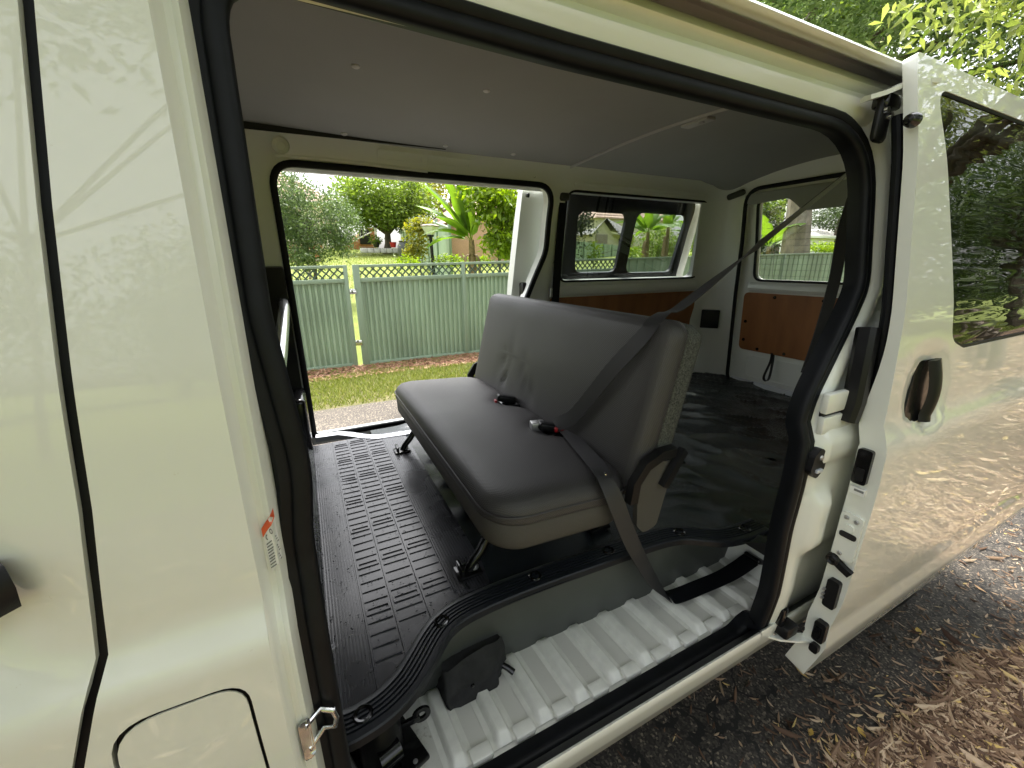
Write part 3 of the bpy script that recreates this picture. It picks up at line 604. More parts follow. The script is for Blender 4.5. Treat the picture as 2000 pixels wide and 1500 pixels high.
for z in (.622, .608, .596): vp('contact_pin', lathe([(0, -.012), (.003, -.011), (.0035, 0)], 10, (XE - .006, .396, z), 'X'), 'steel', sdr)
edge_item('guide_block', (.372, .398), (.465, .525), 'black', .012, .008)
edge_item('guide_pad', (.379, .393), (.480, .510), 'gloss', .020, .004)
edge_item('bump_pad', (.378, .398), (.425, .450), 'black', .010, .008)
vp('bump_rubber', lathe([(0, -.022), (.008, -.021), (.012, -.012), (.013, 0)], 18, (XE, .448, 1.650), 'X'), 'gloss', sdr)
vp('edge_seal', tube([(1.108, yo(z) - .018, z) for z in lin(1.02, 1.675, 24)], .010, 10), 'rubber', sdr)
# hinge hardware on the C pillar
vp('upper_bracket', MB().add(box((1.09, .518, 1.658), (.038, .012, .07), .006)).F and box((1.082, .508, 1.668), (.046, .016, .080), .010), 'black', cp)
for x, z in ((1.072, 1.682), (1.092, 1.674)): vp('bracket_bolt', lathe([(0, -.006), (.006, -.005), (.007, 0)], 12, (x, .500, z), 'Y'), 'chrome', cp)
vp('upper_roller', box((1.092, .51, 1.700), (.055, .03, .026), .006), 'gloss', cp)
vp('upper_arm', sweep([(1.03, .520, 1.700), (1.06, .508, 1.709), (1.09, .497, 1.722), (1.12, .486, 1.730), (1.16, .47, 1.732)], (0, 0, 1), [(-.010, -.004), (-.010, .003), (0, .006), (.014, .004), (.014, -.004)], csec=True), 'jamb', sdr)
vp('rail_bracket', MB().add(box((1.04, .452, 1.104), (.14, .012, .040), .003)).F and box((1.045, .444, 1.103), (.15, .014, .045), .003), 'jamb', cp)
vp('rail_bracket', box((1.045, .444, 1.053), (.15, .014, .040), .003), 'jamb', cp)
vp('rail_slot', box((1.045, .449, 1.077), (.14, .010, .012), .002), 'vgap', cp)
vp('hinge_cover', sweep([(1.073, .442, 1.26), (1.064, .437, 1.225), (1.060, .433, 1.16), (1.058, .430, 1.10), (1.052, .432, 1.055)], (-1, 0, 0), [(-.018, -.012), (-.018, .008), (-.01, .016), (.01, .016), (.020, .008), (.020, -.012)], csec=True), 'black', cp)
vp('pillar_stop', sheet(rpoly([(.940, .955, .012), (.946, .990, .012), (.968, 1.008, .012), (.994, .988, .012), (.994, .952, .012), (.968, .930, .014)]), [], lambda x, z: (x, .428, z), .02, .02, -1), 'black', cp)
vp('stop_screw', lathe([(0, -.004), (.005, -.003), (.006, 0)], 14, (.970, .4275, .984), 'Y'), 'steel', cp)
vp('stop_foot', box((.968, .426, .953), (.022, .008, .008), .002), 'scuff', cp)
vp('pillar_clip', box((.998, .432, .845), (.012, .016, .044), .003), 'black', cp)
vp('pillar_clip', box((1.006, .428, .852), (.016, .014, .016), .004), 'gloss', cp)
vp('pillar_plug', lathe([(0, -.005), (.010, -.004), (.012, 0)], 16, (.985, .492, .83), 'Y'), 'rubber', cp)
la = vp('lower_arm', sweep([(.952, .512, .468), (.965, .488, .455), (.985, .468, .445), (1.01, .448, .440), (1.05, .425, .438), (1.085, .405, .440)], (0, 0, 1), [(-.014, -.003), (-.014, .003), (.012, .003), (.012, -.003)], csec=True), 'jamb', sdr)
for x, y in ((.985, .470), (1.000, .458)): vp('arm_bolt', lathe([(0, .006), (.006, .005), (.007, 0)], 12, (x, y, .446)), 'steel', la)
vp('roller_block', box((1.022, .448, .470), (.05, .05, .035), .008), 'black', cp)
vp('roller_bracket', box((1.005, .455, .51), (.022, .03, .055), .005), 'gloss', cp)
# sliding door on the far side, also open: seen through the opening and the quarter window
def fsd(off): return lambda x, z: (x, YC2 - yo(max(z, .3)) + .055 + off, z)
FDW = rpoly([(1.30, 1.23, .05), (1.24, 1.775, .05), (2.39, 1.775, .05), (2.35, 1.23, .05)], 8)
fs = vp('far_sliding_door', sheet([(1.045, .33), (1.060, 1.1), (1.10, 1.80), (2.48, 1.80), (2.43, 1.33), (2.42, .33)], [FDW], fsd(0), .05, .06, -1), 'inner')
FP1 = rpoly([(1.49, 1.335, .05), (1.46, 1.675, .05), (1.825, 1.675, .05), (1.80, 1.335, .05)], 7); FP2 = rpoly([(1.885, 1.328, .05), (1.905, 1.685, .05), (2.335, 1.685, .05), (2.285, 1.328, .05)], 7)
vp('window_frame', sheet(rpoly([(1.40, 1.225, .05), (1.38, 1.785, .06), (2.388, 1.785, .08), (2.345, 1.225, .08)], 7), [FP1, FP2], fsd(-.012), .022, .05, -1), 'gloss', fs)
vp('window_pane', sheet(rpoly([(1.29, 1.22, .06), (1.22, 1.785, .06), (2.40, 1.785, .06), (2.36, 1.22, .06)]), [], fsd(.012), 0, .08), 'tint', fs)
vp('slider_rail', box((1.63, YC2 - yo(1.33) + .038, 1.322), (.36, .010, .016), .003), 'gloss', fs)
vp('door_bump', lathe([(0, -.016), (.010, -.014), (.012, 0)], 16, (1.125, 2.058, 1.735), 'X'), 'gloss', fs)
vp('door_latch', box((1.115, 2.10, 1.24), (.03, .05, .10), .01), 'black', fs)
# wheels
def wheel(x, y):
    e = bpy.data.objects.new('wheel', None); COL.objects.link(e); e.location = (x, y, .325); setpar(e, van)
    for nm, prof, m in (('tyre', [(.20, -.09), (.29, -.10), (.318, -.085), (.325, -.05), (.325, .05), (.318, .085), (.29, .10), (.20, .09)], 'rubber'), ('rim', [(0, -.05), (.06, -.055), (.09, -.03), (.17, -.05), (.195, -.085), (.205, -.085), (.205, .085)], 'steel')):
        V, F = lathe(prof, 28, (0, 0, 0), 'Y'); o = mk(nm, V, F, M[m]); o.parent = e
for x in (-1.12, 2.05):
    for y in (.60, 1.95): wheel(x, y)
# ================================================================== bench seat
seat = empty('bench_seat', 'dark grey vinyl bench seat standing across the van floor', 'bench seat', loc=(.5, 1.25, .62))
def sp_(name, vf, m, parent=None, **kw):
    o = mk(name, vf[0], vf[1], M[m], None, **kw); setpar(o, parent or seat); return o
def cush(base, slope, low=0):
    def fn(x, y, h):
        if low and h < .02: h -= low * sstep(-.13, -.17, x)
        return (.500 + x, 1.25 + y, base + h + slope * (-x / .2) + (.006 * (1 - ((y) / .55) ** 2) if h > .04 else 0))
    return fn
def cdent(x, y):
    d = 0
    for yy in (-.195, .11): d += .022 * math.exp(-(((x - .175) / .06) ** 2 + ((y - yy) / .07) ** 2) ** 2)
    return d
prof = [(.005, 0), (.0, .004), (0, .012), (.0015, .017), (.001, .022), (.003, .032), (.010, .045), (.022, .055), (.040, .061), (.06, .063)]
V, F, UV = pillow(.412, 1.12, .095, prof, cush(.826, .011), 10, .03, .035, cdent)
sp_('seat_cushion', (V, F), 'seatfab', uv=UV, ang=60)
cq = cush(.826, .011); rr_ = densify(rrect(-.2055, -.5595, .2055, .5595, .094, 8), .02)
sp_('seam_piping', tube([cq(x, y, .0235) for x, y in rr_], .0024, 6, closed=True), 'seatfab')
V, F, UV = pillow(.404, 1.112, .09, [(.03, 0), (.010, .006), (.002, .02), (0, .04), (0, .082), (.004, .088)], (lambda x, y, h: (.500 + x, 1.25 + y, .752 + h * .86 - .055 * x)), 10, .04, .06)
sp_('cushion_base', (V, F), 'seatbase', ang=60)
# backrest: leaning slab, v up the lean, h forwards
BL = Vector((.115, 0, .475)).normalized(); BN = Vector((-BL.z, 0, BL.x)); BO = Vector((.795, 1.25, 1.020))
def bfn(x, y, h): return BO + BL * x + Vector((0, y, 0)) + BN * h
def bdent(x, y):
    d = .006 * sstep(.05, -.15, x) * math.exp(-(y / .4) ** 2)
    for u, v, sx, sy, a in ((-.035, .262, .05, .018, .010), (-.105, .235, .03, .014, .014), (-.06, .30, .08, .02, .004), (-.03, .09, .05, .02, .004), (-.115, .015, .05, .035, .008), (-.085, .06, .04, .014, .006), (-.02, .21, .09, .03, .005)):
        d += a * math.exp(-((x - u) / sx) ** 2 - ((y - v) / sy) ** 2)
    return d
prof = [(.003, .018), (.0, .022), (.0, .036), (.002, .048), (.007, .060), (.016, .070), (.030, .0755), (.05, .078), (.07, .079)]
V, F, UV = pillow(.475, 1.115, .045, prof, bfn, 8, .022, .018, bdent)
sp_('backrest', (V, F), 'seatfab', uv=UV, ang=60)
V, F, UV = pillow(.472, 1.113, .045, [(.02, -.045), (.004, -.038), (0, -.025), (0, .012), (.003, .017)], bfn, 8, .04, .08)
sp_('back_panel', (V, F), 'speck', ang=60)
for sy in (-1, 1):
    Y = 1.25 + sy * .566
    hc = sp_('hinge_bracket', sheet(rpoly([(.700, .735, .015), (.690, .86, .03), (.745, .91, .03), (.815, .90, .03), (.790, .80, .03), (.770, .715, .02), (.725, .705, .02)]), [], lambda x, z: (x, Y + sy * .004, z), .016, .04, sy), 'seatbase')
    sp_('hinge_cover', sweep([(.672, Y + sy * .008, .815), (.676, Y + sy * .010, .87), (.705, Y + sy * .012, .912), (.755, Y + sy * .012, .932), (.80, Y + sy * .010, .930)], (0, sy, 0), [(-.016, -.012), (-.012, .008), (.012, .008), (.016, -.012)], csec=True), 'black', hc)
    sp_('recliner_lever', sweep([(.772, Y + sy * .012, .838), (.790, Y + sy * .016, .875), (.812, Y + sy * .016, .910), (.832, Y + sy * .012, .928)], (0, sy, 0), [(-.014, -.008), (-.010, .009), (.010, .009), (.014, -.008)], csec=True), 'black', hc)
for sy in (-1, 1):
    Y = 1.25 + sy * .40
    lg = sp_('leg', tube([(.355, Y + .01, .745), (.350, Y + .01, .70), (.325, Y, .672), (.300, Y - .005, .648), (.290, Y - .005, .628)], [.013, .013, .0125, .012, .012], 12), 'gloss')
    sp_('leg_socket', tube([(.357, Y + .01, .76), (.351, Y + .01, .705)], .018, 12), 'black', lg)
    sp_('foot_bracket', box((.288, Y - .004, .6275), (.066, .052, .011), .004), 'gloss', lg)
    sp_('bracket_flange', box((.268, Y - .004, .640), (.010, .046, .024), .003), 'gloss', lg)
    sp_('foot_bolt', lathe([(0, .009), (.006, .009), (.009, .005), (.013, .002), (.013, 0)], 14, (.305, Y - .004, .633)), 'steel', lg)
    rl = sp_('leg', tube([(.66, Y, .745), (.70, Y, .68), (.705, Y, .628)], .014, 10), 'gloss')
    sp_('foot_bracket', box((.705, Y, .629), (.07, .055, .012), .004), 'gloss', rl)
sp_('under_frame', tube([(.36, .84, .755), (.36, 1.66, .755)], .013, 10), 'gloss')
sp_('under_frame', tube([(.62, .80, .745), (.62, 1.70, .745)], .013, 10), 'gloss')
for y, op in ((1.352, 0), (1.052, 1)):
    pk = sp_('buckle_pocket', box((.668, y, .866), (.085, .085, .022), .009, seg=3), 'gloss')
    bk = sp_('buckle', box((.648, y + .008 - .02 * op, .892), (.075, .036, .026), .008, Matrix.Rotation(RAD(-12), 3, 'Z') @ Matrix.Rotation(RAD(14), 3, 'Y'), 3), 'black', pk)
    if not op: sp_('release_button', box((.605, y + .012, .886), (.008, .024, .014), .002, Matrix.Rotation(RAD(-12), 3, 'Z')), 'red', pk)
    else: sp_('buckle', box((.618, y + .012, .893), (.045, .036, .030), .004, Matrix.Rotation(RAD(-15), 3, 'Z')), 'dullb' if 'dullb' in M else 'steel', pk)
# ------------------------------------------------------------------ belts
belt = empty('seat_belt', 'grey seat belt buckled diagonally over the bench seat, its end trailing into the step', 'seat belt', loc=(.8, .8, 1.2))
def bp_(name, vf, m, parent, **kw):
    o = mk(name, vf[0], vf[1], M[m], None, **kw); setpar(o, parent); return o
V, F, UV = ribbon([(1.250, .628, 1.612), (1.045, .70, 1.437), (.90, .770, 1.300), (.862, .783, 1.2735), (.822, .777, 1.2715), (.782, .768, 1.2545), (.756, .771, 1.221), (.720, .843, 1.117), (.684, .950, .960), (.666, 1.012, .910), (.660, 1.03, .898)], [(-.25, .35, -.5), (-.3, .3, -.5), (.1, 1, -.1), (.15, 1, -.1), (.15, 1, -.1), (.1, 1, .15), (.05, 1, .3), (0, 1, .5), (0, .9, .5), (.1, .7, .5), (.2, .7, .5)], .047, .0018)
bp_('shoulder_webbing', (V, F), 'belt', belt, uv=UV, ang=60)
V, F, UV = ribbon([(.690, 1.030, .885), (.678, .975, .891), (.652, .88, .893), (.622, .775, .898), (.600, .715, .899), (.596, .688, .885), (.612, .668, .838), (.655, .655, .73), (.735, .655, .59), (.805, .662, .500), (.830, .664, .468)], [(.9, .35, 0), (.9, .3, 0), (.9, .25, .05), (.9, .25, .05), (.95, .2, -.1), (.95, .1, -.1), (.95, 0, .1), (1, .1, .2), (.8, .4, .2), (.5, .8, 0), (.35, .9, 0)], .046, .0018)
bp_('lap_webbing', (V, F), 'belt', belt, uv=UV, ang=60)
V, F, UV = ribbon([(.822, .668, .485), (.834, .660, .4665), (.862, .652, .4655), (.95, .645, .4675), (1.03, .637, .473), (1.085, .630, .488), (1.135, .622, .512)], [(.15, .95, 0), (.1, 1, 0), (.1, 1, 0), (.08, 1, 0), (.08, 1, 0), (.1, 1, .1), (.1, 1, .1)], .050, .0022)
bp_('anchor_webbing', (V, F), 'rubber', belt, ang=60)
bp_('tongue', box((.692, 1.030, .880), (.05, .028, .010), .003, Matrix.Rotation(RAD(-20), 3, 'Z')), 'black', belt)
bp_('release_button', box((.668, 1.016, .890), (.030, .024, .014), .003, Matrix.Rotation(RAD(-20), 3, 'Z')), 'red', belt)
bp_('anchor_plate', box((1.150, .618, .512), (.05, .055, .016), .007, Matrix.Rotation(RAD(25), 3, 'Y'), 3), 'gloss', belt)
bp_('belt_stud', lathe([(0, .004), (.0035, .003), (.004, 0)], 10, (.600, .700, .9015)), 'chrome', belt)
bp_('upper_guide', box((1.268, .600, 1.640), (.03, .05, .075), .012, Matrix.Rotation(RAD(30), 3, 'Y'), 3), 'label', belt)
V, F, UV = ribbon([(1.272, .606, 1.62), (1.30, .640, 1.50), (1.325, .650, 1.34), (1.318, .655, 1.20), (1.30, .66, 1.08)], [(1, -.12, 0)] * 5, .048, .0018)
bp_('retractor_webbing', (V, F), 'belt', belt, uv=UV, ang=60)
b2 = empty('seat_belt', 'black seat belt hanging straight down on the far pillar beside the quarter window', 'seat belt', loc=(1.27, 1.96, 1.4))
V, F, UV = ribbon([(1.272, 1.950, 1.705), (1.268, 1.958, 1.60), (1.262, 1.972, 1.40), (1.258, 1.985, 1.15), (1.258, 1.985, .95)], [(1, 0, 0)] * 5, .048, .004)
bp_('webbing', (V, F), 'rubber', b2, uv=UV, ang=60)
bp_('upper_guide', box((1.274, 1.945, 1.722), (.058, .030, .040), .013, seg=4), 'hinge', b2)
bp_('belt_catch', box((1.222, 1.975, 1.235), (.014, .02, .05), .004), 'steel', b2)
# ------------------------------------------------------------------ ribbed rubber mat
mt = empty('rubber_mat', 'black ribbed rubber mat on the van floor in front of the bench seat', 'floor mat', loc=(.15, 1.2, .62))
def mz(x, y):
    w_ = .0025 * math.sin(y * 9 + 1) * sstep(.12, -.05, x) + .003 * math.exp(-((y - 1.18) / .03) ** 2) * sstep(.10, -.04, x) + .004 * math.exp(-((y - 1.47 - x * .4) / .04) ** 2) * sstep(.08, -.05, x)
    return .6225 + w_ + .10 * sstep(-.035, -.11, x) ** 2
def mxe(y): return float(np.interp(y, [.56, .60, .66, .72, .76, .775, .84, .845, 1.7, 1.90], [.01, .06, .105, .155, .20, .325, .330, .335, .338, .338]))
V, F = grid(lambda t, y: (lambda x: (x, y, mz(x, y)))(-.105 + (mxe(y) + .105) * t), lin(0, 1, 26), lin(.575, 1.885, 60))
o = mk('mat_base', V, F, M['mat']); setpar(o, mt)
def rib_rows(x0, x1, n):
    mb = MB()
    for i in range(n):
        x = x0 + (x1 - x0) * (i + .5) / n; h = (x1 - x0) / n * .30
        ys = [y for y in lin(.58, 1.88, 40) if x < mxe(y) - .006]
        if len(ys) > 2: mb.add(sweep([(x, y, mz(x, y)) for y in ys], (0, 0, 1), [(-h, -.001), (-h * .7, .0022), (h * .7, .0022), (h, -.001)]))
    return mb
for a, b, n in ((-.088, .026, 17), (.238, .336, 13)):
    o = rib_rows(a, b, n).build('fine_ribs', M['mat'], None); setpar(o, mt); o['kind'] = 'stuff'
for x in (.027, .091, .163, .236):
    ys = [y for y in lin(.60, 1.88, 40) if x < mxe(y) - .004]
    o = mk('border_rib', *sweep([(x, y, mz(x, y)) for y in ys], (0, 0, 1), [(-.003, -.001), (-.002, .0042), (.002, .0042), (.003, -.001)]), M['mat']); setpar(o, mt)
bars = {}
k = 0
for c, (x0, x1) in enumerate(((.031, .087), (.095, .159), (.167, .232))):
    y = .66 + .012 * c
    while y < 1.86:
        wide = (k * 7 + c * 3) % 5 == 0; x1_ = x1 - .002; hw = .0105 if wide else .0016
        if x1_ < mxe(y - .02) - .01:
            key = (c, wide)
            if key not in bars:
                if wide:
                    V, F = sheet(rrect(-(x1_ - x0) / 2, -.0105, (x1_ - x0) / 2, .0105, .002, 2), [rrect(-(x1_ - x0) / 2 + .004, -.007, (x1_ - x0) / 2 - .004, .007, .002, 2)], lambda u, v: (u, v, .0028), .004, .05, -1)
                else:
                    V, F = sweep([(-(x1_ - x0) / 2, 0, 0), ((x1_ - x0) / 2, 0, 0)], (0, 0, 1), [(-.0022, -.001), (-.0014, .0026), (.0014, .0026), (.0022, -.001)], csec=True)
                me = mk('tread_bar', V, F, M['mat']); bars[key] = me.data; ob = me
            else:
                ob = bpy.data.objects.new('tread_bar', bars[key]); COL.objects.link(ob)
            ob.location = ((x0 + x1_) / 2, y, mz((x0 + x1_) / 2, y)); setpar(ob, mt)
        y += .0335; k += 1
dimp = MB()
for i in range(420):
    x = rng.uniform(-.08, .23); y = rng.uniform(.62, 1.86)
    if x < mxe(y) - .02: dimp.add(([(x - .002, y, mz(x, y) + .003), (x, y - .002, mz(x, y) + .003), (x + .002, y, mz(x, y) + .003), (x, y + .002, mz(x, y) + .003), (x, y, mz(x, y) + .0045)], [(0, 1, 4), (1, 2, 4), (2, 3, 4), (3, 0, 4)]))
o = dimp.build('mat_nubs', M['mat']); setpar(o, mt); o['kind'] = 'stuff'
# ------------------------------------------------------------------ tool pouch and jack in the step well
M['cloth'] = mat('pouch_cloth', (.015, .015, .016), .85, noise_s=30, amt=.4, bump=.6, bump_s=60)
po = empty('tool_pouch', 'small black cloth tool pouch leaning on the riser in the step well', 'pouch', loc=(.21, .68, .45))
def pou(u, v):
    th = u * 2 * math.pi; z = .444 + .085 * v
    wx = .078 - .004 * v + .006 * math.sin(3 * th + v * 4); wy = .040 - .024 * sstep(.5, 1, v) + .004 * math.sin(5 * th + 2)
    ct, st_ = math.cos(th), math.sin(th); q = 5; ct = math.copysign(abs(ct) ** (2 / q), ct); st_ = math.copysign(abs(st_) ** (2 / q), st_)
    n = noise.noise(Vector((ct * 2, st_ * 2, v * 4))) * .006
    return (.232 + ct * (wx + n) + .012 * v, .698 + .10 * (ct * wx) + st_ * (wy + n) + .012 * v, z + .012 * math.sin(ct * 2 + 1) * v)
V, F = grid(pou, lin(0, 1, 41)[:-1], lin(0, 1, 16)); F += [((39) * 16 + j, j, j + 1, 39 * 16 + j + 1) for j in range(15)]; F.append(tuple(i * 16 for i in range(40))[::-1]); F.append(tuple(i * 16 + 15 for i in range(40)))
o = mk('pouch_body', V, F, M['cloth'], None, 70); setpar(o, po)
def pfl(s, t): p = Vector(pou(.5 + .5 * s if False else (.52 + .46 * s), 1 - .45 * t)); return p + Vector((.0, -.005 - .006 * math.sin(t * 3), .006 - .010 * t))
o = mk('pouch_flap', *grid(pfl, lin(0, 1, 20), lin(0, 1, 8)), M['cloth'], None, 70); setpar(o, po)
o = mk('strap_end', *tube([(.300, .690, .478), (.318, .672, .470), (.328, .662, .462)], [.006, .007, .0075], 10), M['gloss']); setpar(o, po)
o = mk('snap_button', *lathe([(0, -.004), (.004, -.003), (.005, 0)], 12, (.222, .655, .492), 'Y'), M['gloss']); setpar(o, po)
jk = empty('jack', 'black metal jack with an eyelet lug tucked under the front end of the step tread', 'jack', loc=(.06, .62, .45))
o = mk('base_plate', *box((.030, .632, .450), (.115, .13, .012), .004, Matrix.Rotation(RAD(18), 3, 'Z')), M['gloss']); setpar(o, jk)
o = mk('jack_body', *lathe([(.0, .11), (.025, .11), (.030, .09), (.040, .07), (.042, .0)], 20, (.020, .640, .452)), M['black']); setpar(o, jk)
o = mk('screw_collar', *tube([(.01, .60, .49), (.05, .61, .492)], .022, 14), M['gloss']); setpar(o, jk)
o = mk('eyelet_lug', *sweep([(.104 + .014 * math.cos(a), .645, .494 + .014 * math.sin(a)) for a in lin(0, 2 * math.pi, 19)[:-1]], (0, 1, 0), [(-.005, -.003), (-.005, .003), (.005, .003), (.005, -.003)], closed=True, csec=True), M['gloss']); setpar(o, jk)
o = mk('lug_arm', *box((.075, .645, .488), (.05, .008, .016), .002), M['gloss']); setpar(o, jk)
for x, y in ((.075, .590), (.060, .685), (.0, .58)):
    o = mk('plate_bolt', *lathe([(0, .004), (.005, .003), (.006, 0)], 12, (x, y, .453)), M['steel']); setpar(o, jk)
# ================================================================== ground
def nodes(m): t = m.node_tree; return t, t.nodes.new, t.links.new, t.nodes['Principled BSDF']
def asphalt():
    m = mat('asphalt', (.060, .057, .053), .85); t, N, L, b = nodes(m)
    tc = N('ShaderNodeTexCoord'); P = tc.outputs['Object']
    def ramp(src, els):
        r = N('ShaderNodeValToRGB'); e = r.color_ramp.elements
        while len(e) < len(els): e.new(.5)
        for i, (p, c) in enumerate(els): e[i].position = p; e[i].color = (*c, 1) if isinstance(c, tuple) else (c, c, c, 1)
        L(src, r.inputs[0]); return r.outputs[0]
    vo = N('ShaderNodeTexVoronoi'); vo.inputs['Scale'].default_value = 170; L(P, vo.inputs['Vector'])
    wn = N('ShaderNodeTexWhiteNoise'); L(vo.outputs['Color'], wn.inputs['Vector'])
    agg = ramp(wn.outputs['Value'], [(.0, (.018, .0155, .013)), (.55, (.042, .036, .030)), (.9, (.085, .072, .058)), (1, (.24, .20, .15))])
    nz = N('ShaderNodeTexNoise'); nz.inputs['Scale'].default_value = 1.7; nz.inputs['Detail'].default_value = 5; L(P, nz.inputs['Vector'])
    tone = ramp(nz.outputs[0], [(.3, .62), (.7, 1.25)])
    mul = N('ShaderNodeMix'); mul.data_type = 'RGBA'; mul.blend_type = 'MULTIPLY'; mul.inputs['Factor'].default_value = 1; L(agg, mul.inputs['A']); L(tone, mul.inputs['B'])
    nw = N('ShaderNodeTexNoise'); nw.inputs['Scale'].default_value = 7; nw.inputs['Detail'].default_value = 4; L(P, nw.inputs['Vector'])
    ad = N('ShaderNodeMix'); ad.data_type = 'RGBA'; ad.blend_type = 'LINEAR_LIGHT'; ad.inputs['Factor'].default_value = .11; L(P, ad.inputs['A']); L(nw.outputs['Color'], ad.inputs['B'])
    vc = N('ShaderNodeTexVoronoi'); vc.feature = 'DISTANCE_TO_EDGE'; vc.inputs['Scale'].default_value = 4.2; L(ad.outputs['Result'], vc.inputs['Vector'])
    n3 = N('ShaderNodeTexNoise'); n3.inputs['Scale'].default_value = 1.1; L(P, n3.inputs['Vector'])
    wd = N('ShaderNodeMapRange'); wd.inputs[1].default_value = .38; wd.inputs[2].default_value = .62; wd.inputs[3].default_value = .003; wd.inputs[4].default_value = .030; L(n3.outputs[0], wd.inputs[0])
    lt = N('ShaderNodeMath'); lt.operation = 'LESS_THAN'; L(vc.outputs['Distance'], lt.inputs[0]); L(wd.outputs[0], lt.inputs[1])
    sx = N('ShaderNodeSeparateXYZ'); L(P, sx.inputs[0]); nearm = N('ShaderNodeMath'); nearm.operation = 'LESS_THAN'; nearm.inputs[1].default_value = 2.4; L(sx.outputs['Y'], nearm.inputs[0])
    lm = N('ShaderNodeMath'); lm.operation = 'MULTIPLY'; L(lt.outputs[0], lm.inputs[0]); L(nearm.outputs[0], lm.inputs[1])
    cr = N('ShaderNodeMix'); cr.data_type = 'RGBA'; L(lm.outputs[0], cr.inputs['Factor']); L(mul.outputs['Result'], cr.inputs['A']); cr.inputs['B'].default_value = (.010, .009, .008, 1)
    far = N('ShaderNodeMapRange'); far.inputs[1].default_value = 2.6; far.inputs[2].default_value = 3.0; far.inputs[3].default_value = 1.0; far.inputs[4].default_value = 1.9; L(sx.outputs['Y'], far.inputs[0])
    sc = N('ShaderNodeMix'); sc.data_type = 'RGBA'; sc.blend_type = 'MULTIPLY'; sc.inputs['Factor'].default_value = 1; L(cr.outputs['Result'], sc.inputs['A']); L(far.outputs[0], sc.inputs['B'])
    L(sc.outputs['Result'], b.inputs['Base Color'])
    hm = N('ShaderNodeMath'); hm.operation = 'SUBTRACT'; L(wn.outputs['Value'], hm.inputs[0]); h2 = N('ShaderNodeMath'); h2.operation = 'MULTIPLY'; h2.inputs[1].default_value = 4; L(lm.outputs[0], h2.inputs[0]); L(h2.outputs[0], hm.inputs[1])
    bp = N('ShaderNodeBump'); bp.inputs['Strength'].default_value = .7; bp.inputs['Distance'].default_value = .003; L(hm.outputs[0], bp.inputs['Height']); L(bp.outputs[0], b.inputs['Normal'])
    return m
M['asphalt'] = asphalt()
M['soil'] = mat('litter_soil', (.045, .028, .016), .95, noise_s=9, col2=(.16, .105, .060), detail=8, bump=1, bump_s=60)
M['lawn'] = mat('lawn', (.12, .155, .018), .9, noise_s=2.5, col2=(.20, .24, .04), detail=8, bump=.8, bump_s=90)
M['verge'] = mat('verge_soil', (.085, .085, .028), .95, noise_s=6, col2=(.15, .13, .055), detail=8, bump=1, bump_s=80)
M['mulchsoil'] = mat('mulch_soil', (.10, .048, .026), .95, noise_s=20, col2=(.24, .13, .075), detail=8, bump=1, bump_s=80)
def gz(x, y):
    """terrain height: flat road and verge, back yards climbing away from it"""
    z = float(np.interp(y, [-60, -25, -4, 4.3, 6.2, 8, 14, 26, 60, 130], [1.5, .1, -.012, -.012, .03, .45, 1.25, 2.15, 3.0, 4.5]))
    if y > 9: z += .0185 * max(0, min(x, 12)) 
    return z
V, F = grid(lambda x, y: (x, y, gz(x, y) - .02), [-130, -60, -30, -15, -8, -4, -2, 0, 2, 4, 6, 9, 12, 16, 22, 30, 45, 70, 130], [-130, -60, -30, -16, -12, -8, -4, 0, 4, 4.3, 5, 6.2, 7, 8, 10, 12, 14, 17, 20, 26, 34, 60, 130])
g = mk('ground', V, F, M['lawn']); tag(g, kind='structure')
def flat(name, poly, z, m, step=.5):
    o = mk(name, *sheet(poly, [], lambda x, y: (x, y, z + .025 * max(0, y - 4.3) * 0), 0, step), M[m]); tag(o, kind='structure'); return o
redge = [(x, 4.26 + .05 * math.sin(x * 1.3) - .10 * x * .6) for x in lin(-12, 22, 50)]
nedge = [(x, float(np.interp(x, [-12, .5, .95, 1.15, 1.4, 1.7, 2.25, 2.6, 3.2, 6, 20], [-.5, -.15, .15, .31, .325, .30, .22, .20, .25, .4, .7])) + .03 * math.sin(x * 7.1) + .02 * math.sin(x * 17)) for x in lin(20, -12, 260)]
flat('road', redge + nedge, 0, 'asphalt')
flat('leaf_litter_bed', [(-14, -3.2), (24, -3.2), (24, .8), (20.5, .75)] + [(x, y - .03) for x, y in nedge[60:]] + [(-14, .3)], -.004, 'soil')
flat('grass_verge', [(x, y - .03) for x, y in redge] + [(22, 6.4), (-12, 6.4)], -.004, 'verge')
mu = [(x, 5.42 + .10 * math.sin(x * 2.3) + .05 * math.sin(x * 5)) for x in lin(-12, 22, 60)]
flat('mulch_bed', mu + [(22, 6.4), (-12, 6.4)], .0, 'mulchsoil')
